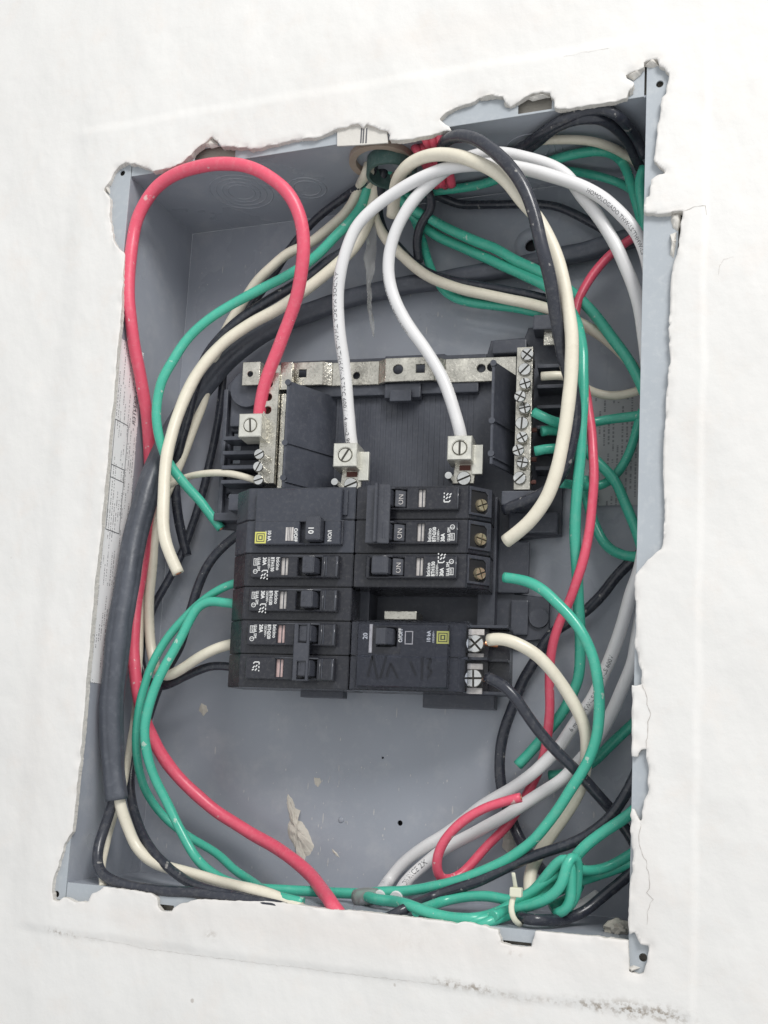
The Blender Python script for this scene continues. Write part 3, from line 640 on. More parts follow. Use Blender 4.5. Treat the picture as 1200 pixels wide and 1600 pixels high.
# barriers: thin upright walls beside the neutral bars, with stiffening ribs and round posts on their front edge
def barrier(x, xb, ef, eb, zt, zb):
    cp(extrude_profile('barrier', [(x - .8, ef), (x + .8, ef), (xb + .8, eb), (xb - .8, eb)], zb, zt, BP, ch, .25))
    for z in (zt - 1, zb + (zt - zb) * .42, zb + 6):
        bm = bmesh.new(); bm_cyl(bm, (x, ef - .6, z), (x, ef + 6, z), 1.8, 1.8, 14); cp(from_bm('post', bm, BP, ch))
    for z in (zb + (zt - zb) * .42, zb + 4): cp(extrude_profile('rib', [(x + .8, ef), (x + 1.8, ef), (xb + 1.8, eb), (xb + .8, eb)], z - .4, z + .4, BP, ch))
barrier(-46, -26, 7, 40, 80, 16); barrier(74.2, 87, 7, 40, 87, 28)
# left terminal tray
cp(box('tray_wall', -97, -94, 35, 40, 2, 86, BP, ch, .8)); cp(box('tray_floor', -92, -66, 35, 40, 62, 84, BP, ch, 1.2))
for z in (52, 43, 34, 25): cp(box('tray_rib', -92, -66, 26, 40, z - 1.2, z + 1.2, BP, ch, .5))
cp(box('tray_end', -97, -64, 30, 40, 2, 7, BP, ch, .8)); cp(box('tray_block', -84, -66, 20, 40, 6, 16, BP, ch, .8))
bm = bmesh.new(); bm_cyl(bm, (-80, 31, 84), (-80, 40, 84), 11, 12, 24); cp(from_bm('tray_boss', bm, BP, ch))
# right terminal tray
for z in (90, 78, 66, 54, 42, 30): cp(box('tray_rib', 97, 112, 26, 40, z - 1.1, z + 1.1, BP, ch, .5))
cp(box('tray_end', 80, 104, 12, 40, 6, 14, BP, ch, .8)); cp(box('tray_block', 82, 110, 32, 40, -6, 6, BP, ch, 1.0)); cp(box('tray_block', 76, 94, 36, 40, -40, -10, BP, ch, 1.0))
cp(box('tray_head', 70, 90, 32, 40, 101, 109, BP, ch, 1.0)); cp(box('tray_head', 94, 118, 26, 40, 112, 121, BP, ch, 1.0))
bm = bmesh.new(); bm_cyl(bm, (100, 38, -54), (100, 42, -54), 5.5, 6, 24); cp(from_bm('screw_boss', bm, BP, ch)); cp(box('tray_block', 84, 94, 37, 40, -64, -44, BP, ch, .8))
# stepped bonding strap across the top: a bent strip with holes
def strap(name, prof, z0, z1, t, holes, mt):
    root = None
    for i in range(len(prof) - 1):
        (x0, e0), (x1, e1) = prof[i], prof[i + 1]; L_ = math.hypot(x1 - x0, e1 - e0); hs = []
        for (hx, hz, kind, r) in holes:
            if x0 <= hx < x1 and abs(e1 - e0) < .5: hs.append(circ(hx - x0, hz, r, 16) if kind == 'o' else rect(hx - x0 - r, hx - x0 + r, hz - r, hz + r))
        o = plate('strap_segment' if root else name, rect(-.02, L_ + .02, z0, z1), hs, 0, t, mt, root or ch, .25)
        a = math.atan2(e1 - e0, x1 - x0); mw = Matrix.Translation((x0 * MM, e0 * MM, 0)) @ Matrix.Rotation(a, 4, 'Z')
        if root is None: o.matrix_local = Matrix.Translation((0, -44 * MM, 0)) @ mw; root = o; base = mw
        else: o.matrix_local = base.inverted() @ mw
    return root
strap('bonding_strap', [(-82, 26), (-71, 26), (-68, 33), (-60, 33), (-56, 30), (-32, 30), (-27, 33), (2, 33), (7, 29), (36, 29), (42, 34), (84, 34)], 85, 99.5, 1.6,
      [(-77, 92, 'o', 1.8), (-45, 92.5, 's', 2.4), (-12, 91, 'o', 2.2), (14.5, 92.5, 'o', 3.0), (28, 92.5, 's', 2.6), (63.5, 93, 'o', 2.5), (69.5, 93.4, 'o', 2.5)], M['tin'])
strap('bonding_strap', [(100, 30), (114, 30)], 104, 117, 1.6, [(106, 109, 'o', 1.2), (104, 114, 'o', .8), (110, 113, 'o', 1.6)], M['tin'])
# neutral bars
def neutral(x, z0, z1, e, w_, dp, tilt):
    o = cp(from_bm('neutral_bar', bm_box(x - w_ / 2, x + w_ / 2, e, e + dp, z0, z1, .4), M['tin'], ch)); return o
nr = neutral(91.2, 14.5, 96.5, 12, 9.0, 11, 0)
def nscrew(par, x, z, r, e, h, ang, slots=1, mt='screw'):
    o = from_bm('terminal_screw', screw_bm(x, z, e, r, h, slots, ang), M[mt], par); return o
for (u, v, k, an) in ((824, 554.7, 0, .9), (820, 578, 1, .8), (820.8, 600, 2, .3), (812.8, 620, 3, 1.1), (820, 638, 2, .2), (815.5, 662, 1, 1.5), (816, 684, 2, .5), (810, 704, 3, .35), (816.5, 723, 2, 1.4), (812, 747.5, 1, .75)):
    e = {0: 11, 1: 11.5, 2: 9, 3: 4}[k]; x, z = Q(u, v, e); r = 3.7 if k < 2 else 3.3
    nscrew(nr, x, z, r, e, 1.6, an, 2 if k in (0, 2, 3) else 1)
    if k >= 2: bm = bmesh.new(); bm_cyl(bm, (x, e, z), (x, 12.5, z), 2.2, 2.2, 14); from_bm('screw_shank', bm, M['screw'], nr)
for z in (88, 60, 38, 22): bm = bmesh.new(); bm_cyl(bm, (95.5, 17.5, z), (96.3, 17.5, z), 2.3, 2.3, 14); from_bm('wire_hole', bm, M['dark'], nr)
for z in (50, 33, 20): box('oxidised_wire_end', 95.5, 98.6, 16, 18.5, z - 1.4, z + 1.0, M['rust'], nr, .6)
nl = cp(plate('neutral_bar', rect(-66.5, -56, 22, 90), [circ(-62.5, z, 2.3) for z in (83, 75, 67)], 20, 31, M['tin'], ch, .3))
cp(box('bus_fin', -55.6, -52.5, 24, 38, 20, 78, M['tin'], ch, .3)); cp(box('bus_fin', -56, -49, 22, 26, 80, 97, M['tin'], ch, .3))
for z in (83, 75, 67): bm = bmesh.new(); bm_cyl(bm, (-62.5, 25, z), (-62.5, 30.9, z), 2.25, 2.25, 14); from_bm('copper_thread', bm, M['rust'], nl)
for (u, v, an) in ((406, 710.5, .5), (404.5, 730, 1.1), (405, 750.5, .3)):
    x, z = Q(u, v, 14); nscrew(nl, x, z, 3.2, 14, 1.8, an, 1); bm = bmesh.new(); bm_cyl(bm, (x, 14, z), (x, 21, z), 2.3, 2.3, 14); from_bm('screw_shank', bm, M['screw'], nl)
# box lugs
def lug(u, v, e, sz, dp, ang, tail):
    x, z = Q(u, v, e); h = sz / 2; R_ = 4.3
    o = cp(plate('box_lug', rect(x - h, x + h, z - h, z + h), [circ(x, z, R_, 24)], e, e + dp, M['alu'], ch, .5))
    bm = screw_bm(x, z, e + 1.6, R_ - .25, 1.5, 1, ang, .28); from_bm('lug_screw', bm, M['alu'], o)
    if tail:
        a_ = [(x - 4, z - h + 2), (x - 5.5, z - h - 11), (x + 7, z - h - 11), (x + 8.5, z - h + 2)]
        t = extrude_xz('lug_tail', a_, e + dp - 6, e + dp - 3.5, M['tin'], o, .3); box('lug_plate', x + h - 1, x + h + 5, e + dp - 8, e + dp - 5, z - h - 6, z + h - 3, M['alu'], o, .3)
        from_bm('tail_screw', screw_bm(x + 1.5, z - h - 8.2, e + dp - 6, 4.2, 1.6, 1, .4), M['screw'], o); bm = bmesh.new(); bm_cyl(bm, (x - 6.4, e + dp - 14, z - h - 8), (x - 6.4, e + dp - 3, z - h - 8), 2.0, 2.0, 14); from_bm('tail_stud', bm, M['screw'], o)
        box('scorch_mark', x - 1.5, x + 5, e + dp - 6.3, e + dp - 5.9, z - h - 3.4, z - h - .3, M['rust'], o, 0)
    return x, z
lug(390.5, 664, 10, 14, 16, .08 + math.pi / 2, False); lug(539, 710.5, 10, 14, 17, 1.02, True); lug(718, 699.5, 10, 14, 17, math.pi / 2, True)
# bus stabs in the empty breaker space
x0, z0 = Q(600, 968, 14); x1, z1 = Q(651, 955, 14); cp(box('bus_stab', x0, x1, 14, 34, z0, z1, M['tin'], ch, .5))

# ================================================================== BREAKERS
PZ = 19.05; ZT = 14.6; BB = M['breaker_black']; HB = M['handle_black']
def row(k): return ZT - PZ * k
def new_breaker(label, side, k, poles):
    """Empty at the back of the breaker; parts are drawn in chassis coordinates"""
    o = empty('circuit_breaker', mw=AMAT @ Matrix.Translation((side * 38 * MM, 38 * MM, (row(k) - PZ * poles / 2) * MM)))
    tag(o, label, 'circuit breaker', 'circuit breakers plugged into the chassis'); o['_off'] = 0
    off = (-side * 38 * MM, -38 * MM, -(row(k) - PZ * poles / 2) * MM)
    del o['_off']
    def put(p): p.location = off; return p
    return o, put
def body(o, put, side, k, poles, facet=True, mt=None):
    g = .22; s = side
    for i in range(poles):
        z1 = row(k + i) - g; z0 = row(k + i + 1) + g
        if facet: prof = [(.35, 0), (63.6, 0), (74.6, 11), (74.6, 38), (.35, 38)]
        else: prof = [(.35, 0), (61, 0), (64, 2), (64, 12), (74.6, 16), (74.6, 38), (.35, 38)]
        prof = [(s * a, e) for a, e in prof]
        if s < 0: prof = prof[::-1]
        put(extrude_profile('body', prof, z0, z1, mt or BB, o, .45))
def sqd_logo(o, put, cx, cz, sz, e, rot):
    h = sz / 2; t = sz * .1
    def fr(hx, tt): return plate('logo', rect(cx - hx, cx + hx, cz - hx, cz + hx), [rect(cx - hx + tt, cx + hx - tt, cz - hx + tt, cz + hx - tt)], e - .06, e - .02, M['logo'], o)
    put(fr(h, sz * .13)); put(fr(h * .6, sz * .10)); put(plate('logo', rect(cx - h * .2, cx + h * .2, cz - h * .25, cz + h * .25), [], e - .06, e - .02, M['logo'], o))
NF = -4.5                                               # depth of the raised nose in front of the shoulders
def nose(o, put, x0, x1, z0, z1, wells, f=NF, mt=None):
    return put(plate('nose', rect(min(x0, x1), max(x0, x1), min(z0, z1), max(z0, z1)), [rect(min(a, b), max(a, b), min(c, d), max(c, d)) for a, b, c, d in wells], f, .05, mt or BB, o, .5))
def print_block(o, put, s, xs, zs, lines, size=2.75):
    """rows of white type, turned a quarter; s = +1 reads upwards (right column), -1 downwards (left column)"""
    for (dx, dz, t, k, bold) in lines: put(text('printed_text', t, xs + s * dx, zs + s * dz, size * k, s * math.pi / 2, NF - .05, M['print'], o, .8 if k < 1.05 else .9, bold))
def symbols(o, put, s, x, z):
    put(plate('printed_mark', circ(x, z + s * 8.2, 1.35, 20), [circ(x, z + s * 8.2, 1.0, 20)], NF - .06, NF - .02, M['print'], o))
    put(text('printed_text', 'S', x, z + s * 7.5, 2.2, s * math.pi / 2, NF - .05, M['print'], o))
    put(plate('printed_mark', rect(x - 1.3, x + 1.3, z + s * 2.8 - 2.0, z + s * 2.8 + 2.0), [rect(x - 1.0, x + 1.0, z + s * 2.8 - 1.7, z + s * 2.8 + 1.7)], NF - .06, NF - .02, M['print'], o))
    put(text('printed_text', 'NOM', x, z + s * 1.2, 1.7, s * math.pi / 2, NF - .05, M['print'], o, .75, .06))
def schematic(o, put, s, x, z):
    sg = [(0, 0, 2.6, 0), (0, 0, 0, 1.4), (2.6, 0, 3.4, .9), (0, 2.2, 0, 3.4), (1.0, 1.6, 2.0, 2.8), (2.6, 2.2, 3.6, 3.4), (1.2, 3.6, 2.2, 4.8), (3.0, 4.0, 4.0, 4.6), (0, 4.4, 0, 5.2)]
    bm = bmesh.new()
    for a, b, c_, d in sg:
        p0 = np.array([x + s * a, z + s * b]); p1 = np.array([x + s * c_, z + s * d]); t = (p1 - p0) / np.linalg.norm(p1 - p0); n_ = np.array([-t[1], t[0]]) * .3
        bm.faces.new([bm.verts.new((q[0], NF - .05, q[1])) for q in (p0 + n_, p1 + n_, p1 - n_, p0 - n_)])
    put(from_bm('printed_diagram', bm, M['print'], o))
def bticino(side, k, poles, amp, label):
    tie = poles == 2
    o, put = new_breaker(label, side, k, poles); s = side; BG = M['breaker_gloss']; body(o, put, s, k, poles, True, BG)
    if s > 0: X0, X1, SW, WL, ST, TXT = 8.0, 58.6, None, (10.5, 29.6), (36.4, 40.2), 42.2
    else: X0, X1, SW, WL, ST, TXT = -58.9, -7.6, None, (-31.0, -17.5), (-40.9, -36.8), -42.2
    for i in range(poles):
        zt = row(k + i) - 2.0; zb = zt - 12.4; full = (i == 0 if s < 0 else i == poles - 1) or poles == 1
        wells = [(WL[0], WL[1], zb + 1.1, zt - 1.1)]
        nose(o, put, X0, X1, zb, zt, wells + [(ST[0], ST[1], zb + 1.4, zt - 1.2)], NF, BG)
        put(box('indicator_strip', ST[0], ST[1], -2.6, -.1, zb + 1.4, zt - 1.2, M['strip_pink'] if (s < 0 and poles == 2) else M['strip'], o, 0))
        put(box('indicator_line', (ST[0] + ST[1]) / 2 - .3, (ST[0] + ST[1]) / 2 + .3, -2.75, -2.5, zb + 1.4, zt - 1.2, HB, o, 0))
        def rod(x0, x1, za, zb_):
            bm = bmesh.new(); bm_cyl(bm, (x0, NF - .05, za), (x1, NF - .05, zb_), .42, .42, 10); put(from_bm('glint_rod', bm, M['gloss_black'], o, True))  # glossy rods added along the nose edges to catch glints
        if s < 0: rod(-41.5, -16.5, zt - .35, zt - .35); rod(-8.2, -8.2, zb + .4, zt - .4); rod(-15.6, -15.6, zb + .8, zt - .6)
        else: rod(X1 - .3, X1 - .3, zb + .4, zt - .4); rod(9, 23, zt - .35, zt - .35)
        if s < 0:
            # toggle thrown to the right, its ribbed face turned up to the viewer
            put(extrude_profile('handle', [(-26.8, -9.8), (-21.6, -10.4), (-20.2, -9.6), (-18.4, 0), (-27.6, 0)], zb + 1.8, zt - 1.4, HB, o, .5))
            put(text('printed_text', amp, -24.2, zt - 3.2, 5.0, -math.pi / 2, -10.25, HB, o, .9))
            put(box('ridge', -14.6, -14.0, NF - .5, NF + .1, zb + 1.0, zt - .6, BB, o, .15)); put(box('ridge', -9.0, -8.4, NF - .4, NF + .1, zb + .6, zt - .6, HB, o, .15))
        else:
            put(extrude_profile('handle', [(12.6, -9.6), (19.2, -10.4), (21.6, -9.0), (22.6, 0), (11.2, 0)], zb + 1.6, zt - 1.4, HB, o, .5))
            put(extrude_profile('handle_heel', [(23.4, -5.4), (29.0, -3.0), (29.0, 0), (23.4, 0)], zb + 1.6, zt - 1.6, HB, o, .3))
            put(text('printed_text', 'ON', 26.6, zb + 2.6, 4.2, math.pi / 2, -4.55, M['strip'], o, .9))
        if full:
            zz = (zt - .9) if s < 0 else (zb + .9)
            num = '%d/%s' % (poles, amp)
            L_ = [(-0.6 if s < 0 else 0.0, 0, 'bticino', 1.1, .10), (2.6, 0, 'BTH' + num, 1.0, .16), (4.7, 0, '120/240V~', .72, .05), (7.4, 0, amp + 'A', 1.1, .2), (10.6, 0, '10 kA SIM', .85, .08)]
            if s < 0: L_ = [(-a + 0.0, b, c_, d, e) for a, b, c_, d, e in L_]; L_ = [(-a, b, c_, d, e) for a, b, c_, d, e in L_]
            print_block(o, put, s, TXT + (1.2 if s > 0 else -1.2), zz, L_)
            symbols(o, put, s, TXT + s * 13.6, zz)
            if poles == 1: schematic(o, put, s, TXT + s * 6.4, zz + s * 7.6)
        else: schematic(o, put, s, TXT + s * 8.5, (zt - 3) if s < 0 else (zb + 4))
        # terminal mouth in the sloping end
        if s > 0:
            tilt = math.atan2(11, 11); zc = (zt + zb) / 2 - .6
            mw = Matrix.Translation((63.6 * MM, 0, 0)) @ Matrix.Rotation(tilt, 4, 'Z')
            f = plate('terminal_frame', rect(.2, 15.4, zb - 2.0, zt + 1.4), [[(1.2, zc - 6.2), (11, zc - 6.2), (12.6, zc - 4.6), (12.6, zc + 4.6), (11, zc + 6.2), (1.2, zc + 6.2)]], -.9, .2, HB, o, .2)
            tm = Matrix.Translation(Vector(put(f).location)) @ mw; f.matrix_local = tm
            g_ = plate('terminal_well', rect(1.0, 12.8, zc - 6.3, zc + 6.3), [], -.12, .1, M['dark'], o); g_.matrix_local = tm
            sc = from_bm('terminal_screw', screw_bm(8.0, zc - 1.6, -.2, 3.5, 2.2, 2, .4 + i, .22), M['brass'], o); sc.matrix_local = tm
    if tie:
        za = row(k) - 3.0; zb_ = row(k + 1) - 15.2
        if s < 0:
            put(plate('handle_tie', rect(-29.2, -20.4, zb_, za + .4), [rect(-26.8, -22.0, za - 10.4, za - .6), rect(-26.8, -22.0, zb_ + .8, zb_ + 10.6)], -11.4, -9.0, HB, o, .5))
        else:
            put(extrude_profile('handle_tie', [(13.8, -14.2), (15.4, -14.2), (15.6, -10.6), (21.6, -9.6), (21.6, -7.6), (13.8, -8.6)], zb_, za + 1.6, HB, o, .3))
            put(box('handle_tie_plate', 8.4, 14.2, -9.6, -8.2, zb_ + .4, za + 1.2, HB, o, .3))
    return o
bticino(-1, 2, 1, '30', 'single-pole breaker below the wide marked 10 breaker, left column')
bticino(-1, 3, 1, '30', 'single-pole breaker directly above the bottom-left double breaker')
bticino(-1, 4, 2, '20', 'double-pole breaker with tied handle at the bottom of the left column')
bticino(1, 0, 2, '30', 'double-pole breaker with tied handle at the top of the right column')
bticino(1, 2, 1, '30', 'single-pole breaker in the right column above the empty space')
# wide two-pole breaker, upper left
o, put = new_breaker('wide double breaker marked 10 with yellow square logo, top of left column', -1, 0, 2); body(o, put, -1, 0, 2, True)
xh0, zh1 = Q(468, 815, NF); xh1, zh0 = Q(506, 848, NF)
nose(o, put, -57.6, -7.2, -19.2, 12.6, [(-31.0, -16.6, zh0, zh1)])
put(box('seam', -58.4, -3.0, NF - .12, NF + .2, -6.0, -5.7, HB, o, 0)); put(box('end_step', -7.2, -6.4, -2.5, .1, -18.8, -5, HB, o, .2)); put(box('end_step', -7.2, -4.6, -1.6, .1, -2, 12, BB, o, .3))
put(extrude_profile('handle', [(-25.6, -11.0), (-18.6, -12.0), (-17.2, -11.0), (-17.0, 0), (-26.0, 0)], zh0 + .4, zh1 + 1.6, HB, o, .5))
put(text('printed_text', '10', -22.3, zh1 - 4.0, 4.4, -math.pi / 2, -11.75, M['print'], o, 1, .2))
xa, za = Q(515, 828, NF); put(text('printed_text', 'I/ON', xa, za, 3.2, -math.pi / 2, NF - .05, M['print'], o, .95, .15))
xa, za = Q(462, 825, NF); put(text('printed_text', 'O/OFF', xa, za, 3.0, -math.pi / 2, NF - .05, M['print'], o, .9, .2))
x0, z1 = Q(447, 824, NF); x1, z0 = Q(458, 845, NF); put(box('indicator_strip', x0, x1, NF - .3, NF + .1, z0, z1, M['strip'], o, .1))
for t in (.3, .5, .7): put(box('indicator_line', x0 + (x1 - x0) * t - .15, x0 + (x1 - x0) * t + .15, NF - .4, NF - .28, z0, z1, HB, o, 0))
xa, za = Q(421, 828, NF); put(text('printed_text', '10 kA', xa, za, 2.9, -math.pi / 2, NF - .05, M['print'], o, .9, .18)); xa, za = Q(415.5, 829, NF); put(text('printed_text', '120/240V~', xa, za, 1.4, -math.pi / 2, NF - .05, M['print'], o, 1, .05))
xa, za = Q(407, 840, NF); sqd_logo(o, put, xa, za, 6.6, NF, 0)
# wide two-pole breaker with clear cover, lower right
o, put = new_breaker('wide double breaker marked 20 under a clear cover, bottom of right column', 1, 4, 2); body(o, put, 1, 4, 2, False, M['breaker_gloss'])
zT = row(4) - 1.6; zB = row(6) + 2.2; zM = row(5) - .6
xh0, zh1 = Q(590, 981, NF); xh1, zh0 = Q(619, 1010, NF)
nose(o, put, 5.0, 55.6, zB, zT, [(xh0, xh1, zh0, zh1)], NF, M['breaker_gloss'])
put(extrude_profile('handle', [(xh0 + .2, -9.4), (xh0 + 6.4, -11.0), (xh0 + 9.2, -5.2), (xh1 - .8, 0), (xh0 - .2, 0)], zh0 + .6, zh1 - .4, HB, o, .4))
xa, za = Q(571, 999, NF); put(text('printed_text', '20', xa, za, 3.6, math.pi / 2, NF - .05, M['print'], o, 1, .15))
xa, _ = Q(580, 990, NF); put(box('ridge', xa - .9, xa + .9, NF - .8, NF + .1, zM + 2.0, zT - .4, M['strip'], o, .2))
xa, za = Q(626, 1004, NF); put(text('printed_text', 'O/OFF', xa, za, 3.0, math.pi / 2, NF - .05, M['print'], o, .9, .2))
x0, z1 = Q(633, 986, NF); x1, z0 = Q(645, 1007, NF); put(plate('indicator_window', rect(x0, x1, z0, z1), [rect(x0 + .5, x1 - .5, z0 + .5, z1 - .5)], NF - .3, NF + .1, M['strip'], o))
xa, za = Q(670, 1004, NF); put(text('printed_text', '10 kA', xa, za, 2.9, math.pi / 2, NF - .05, M['print'], o, .9, .18)); xa, za = Q(677, 1005, NF); put(text('printed_text', '120/240V~', xa, za, 1.5, math.pi / 2, NF - .05, M['print'], o, 1, .05))
xa, za = Q(692, 996, NF); sqd_logo(o, put, xa, za, 6.8, NF, 0)
def stroke(pts):                                        # marker strokes on the lower half of the nose
    p = [np.array(Q(u, v, NF)) for u, v in pts]; bm = bmesh.new()
    for a, b in zip(p, p[1:]):
        t = (b - a) / np.linalg.norm(b - a); n_ = np.array([-t[1], t[0]]) * .85
        bm.faces.new([bm.verts.new((q[0], NF - .05, q[1])) for q in (a + n_, b + n_ * .8, b - n_ * .8, a - n_)])
    put(from_bm('marker_stroke', bm, M['marker'], o))
for s_ in ([(575, 1058), (582, 1024), (590, 1062)], [(594, 1060), (604, 1024)], [(604, 1058), (610, 1036), (622, 1060)], [(641, 1034), (650, 1056)], [(660, 1026), (659, 1062)], [(666, 1028), (674, 1030), (668, 1044), (675, 1048), (668, 1060)]): stroke(s_)
for (u, v) in ((742.5, 1006), (740, 1060)):
    x, z = Q(u, v, 2); put(box('terminal_plate', x - 4, x + 4.4, 4.4, 6.0, z - 8.2, z + 8.2, M['strip'], o, .2)); put(box('saddle_clamp', x - 5.2, x + 5.2, 3.4, 4.4, z - 5.0, z + 5.0, M['dark'], o, .3))
    put(from_bm('terminal_screw', screw_bm(x, z, 3.2, 5.0, 3.0, 2, .75 if v < 1030 else 1.6, .2), M['screw'], o))
zb_ = (row(5)); put(box('terminal_divider', 60, 76, 2, 20, zb_ - .8, zb_ + .8, BB, o, .3)); put(box('terminal_side', 62, 86, 8, 36, row(6) + .2, row(6) + 1.8, BB, o, .3)); put(box('terminal_side', 62, 86, 8, 36, row(4) - 1.8, row(4) - .2, BB, o, .3))
put(box('terminal_floor', 74.2, 86, 20, 37, row(6) + 2, row(4) - 2, M['breaker_gloss'], o, .5)); put(box('terminal_divider', 74, 86, 12, 22, zb_ - .8, zb_ + .8, M['breaker_gloss'], o, .3))
# clear cover: thin walled shell over nose and terminals
cv = put(plate('clear_cover', rect(2.0, 66.5, zB - 1.6, zT + 1.2), [rect(xh0 - 2.5, xh1 + 2.5, zM + 1.5, zT - 1.0)], NF - 1.6, NF - .9, M['clear'], o, .2))
put(box('cover_edge', 2.0, 66.5, NF - 1.6, 2, zB - 2.3, zB - 1.6, M['clear'], o, .15)); put(box('cover_edge', 2.0, 66.5, NF - 1.6, 2, zT + 1.2, zT + 1.8, M['clear'], o, .15)); put(box('cover_edge', 66.5, 67.2, NF - 1.6, 2, zB - 1.6, zT + 1.2, M['clear'], o, .15))
put(box('cover_rib', 55.9, 56.5, NF - 2.1, NF - 1.55, zB, zT, M['clear'], o, .1)); put(box('cover_rib', 4, 66, NF - 2.1, NF - 1.55, zM - .2, zM + .4, M['clear'], o, .1))
# stripped conductors at its screws
for (u, v, m_) in ((760, 1004, 'copper'), (757, 1060, 'copper')):
    x, z = Q(u, v, 5); bm = bmesh.new(); bm_cyl(bm, (x - 4, 5, z), (x + 6, 7, z - 1), 1.5, 1.5, 12); put(from_bm('bare_conductor', bm, M['copper'], o))

# ================================================================== WIRES
wire('red_wire', 'thick red wire arching over the top left corner from the left lug', 'red', 4.05, [(404,668,30),(406,645,28),(418,590,25),(437,540,22),(455,490,18),(468,440,12),(474,390,6),(470,345,2),(452,305,-2),(420,275,-5),(385,260,-6),(345,256,-6),(300,263,-4),(260,282,-2),(232,310,0),(214,345,1),(206,390,1),(202,440,2),(206,500,7),(217,570,17),(228,640,28),(234,700,37),(236,760,42),(230,830,40),(222,890,36),(212,950,32),(208,1010,30),(211,1060,30),(222,1110,34),(243,1160,42),(280,1213,50),(330,1262,56),(390,1300,58),(440,1330,52),(480,1362,40),(505,1395,22),(522,1418,6),(534,1434,1)])
wire('white_wire', 'printed white wire arching from the middle lug in the well', 'white', 3.65, [(552,706,38),(549,690,36),(545,650,33),(538,590,28),(531,530,22),(528,470,16),(531,430,12),(541,390,9),(558.5,352,7),(587,322,6),(621,299,5),(656,281,4),(691,267,3),(727.5,259,2),(770,257,2),(815,263,3),(871,279,4),(903,291,5),(938,309,7),(973,338,10),(992,361,12),(1006,390,15),(1016,440,20),(1022,520,26),(1022,650,34),(1014,800,40),(998,900,44),(990,920,46),(980,956,48),(964,1004,50),(948,1044,52),(928,1090,52),(900,1130,52),(868,1174,52),(835,1206,54),(799,1233,56),(760,1256,58),(700,1300,62),(660,1326,64),(626,1352,66),(606,1376,64),(592,1402,60)],
     prints=[('ANDOS MARCA THW-LS/THHW-LS 75°C 600V 14 mm2 90°C', .135, 3.9, -.35, True), ('HOMOLOGADO THW-LS/THHW-LS', .36, 3.0, .3, False), ('6 mm2 THW-LS/THHW-LS 600V', .765, 3.4, -.2, True)])
wire('white_wire', 'white wire bending down into the right-hand lug of the well', 'white', 3.65, [(722,695,40),(720,682,36),(710,640,32),(692,592,30),(664,546,27),(636,505,24),(615,460,20),(606,425,17),(607,392,14),(617,360,12),(634,330,10),(656,303,9),(678,283,8),(700,265,8),(734,246,8),(787,238,9),(822,245,10),(857,257,11),(885,274,12),(908,304,13),(927,326,14),(945,352,15),(962,382,16),(976,415,18),(990,452,20),(999,478,22),(1008,530,28),(1014,640,38),(1012,800,48),(1002,960,52),(988,1040,52),(972,1080,52),(956,1116,52),(935,1155,52),(910,1187,52),(880,1219,52),(835,1248,52),(790,1274,53),(745,1298,56),(700,1325,60),(668,1348,62),(640,1372,58),(618,1404,48)],
     prints=[('ANDOS MARCA THW-LS 75°C', .15, 2.8, -.9, True), ('DW ANCE 2X', .975, 4.6, .2, True)])
wire('cream_wire', 'thick cream wire curling down the right of the terminal bar to a cut end', 'cream', 3.85, [(613,338,30),(617,310,22),(621,284,14),(634,264,7),(656,249,2),(684,242,-2),(708,243,-4),(734,250,-6),(768,265,-6),(794,286,-6),(816,314,-5),(839,340,-3),(857,372,0),(871,404,2),(880,439,4),(887,478,6),(892,527,8),(892,582,9),(886.5,637,10),(878,692,11),(867,742,12),(851,783,14),(829,813,16),(807,833,18),(790,846,20)], core=(1,))
wire('black_wire', 'black wire looping over the white wires at the top', 'black', 3.7, [(694,262,28),(690,245,20),(690,231,8),(696,219,0),(710,212,-5),(730,212,-9),(752,220,-12),(772,235,-14),(792,255,-15),(812,282,-15),(826,312,-14),(836,345,-12),(845,387,-10),(857,429,-6),(866,470,0),(873,510,7),(880,551,15),(893,595,22),(899,640,26),(894,690,28),(880,735,30),(855,768,34),(820,786,38),(788,796,42)])
wire('cream_wire', 'cream wire crossing from the conduit towards the right wall', 'cream', 3.35, [(592,215,26),(584,240,30),(578,268,38),(577,305,46),(587,347,50),(602,373,52),(621,393,53),(647,417,54),(673,436,54),(706,449,54),(756,459,54),(795,467,54),(863,484,54),(908,504,54),(936,519,56),(963,541,58),(985,568,58),(1006,600,56)])
wire('cream_wire', 'cream wire passing behind the green one on the left down to the lower breaker', 'cream', 3.3, [(584,215,22),(580,242,28),(572,268,36),(561,294,44),(550,318,45),(537,336,45),(513,358,45),(485,380,45),(450,397,45),(420,422,45),(400,442,45),(377,477,45),(360,502,45),(346,530,46),(336,562,47),(326,595,48),(318,626,48),(300,674,48),(282,716,48),(267,752,46),(252,790,44),(241,835,43),(237,890,42),(233,935,42),(235,986,42),(238,1020,42),(245,1048,40),(260,1057,36),(282,1046,34),(309,1028,32),(345,1010,32),(380,1003,36)])
wire('cream_wire', 'cream wire with a blunt cut end hanging left of the breakers', 'cream', 3.8, [(600,220,34),(592,262,40),(584,310,44),(570,355,44),(552,387,42),(532,410,40),(485,447,37),(435,482,34),(385,510,31),(342,542,28),(315,575,25),(295,610,22),(270,674,17),(258,725,14),(253.5,785,12),(256,830,12),(267,869,13),(279,896,15)], core=(1,))
wire('green_wire', 'green wire curving down the left side to a free end', 'green', 3.1, [(596,215,30),(586,250,36),(575,290,42),(565,320,42),(550,341,40),(522,371,37),(495,400,35),(460,424,32),(420,446,29),(380,467,26),(335,494,22),(297,525,18),(270,560,14),(252,592,12),(243,632,12),(247,676,15),(261,719,20),(288,757,27),(318,792,34),(346,826,40)], core=(1,))
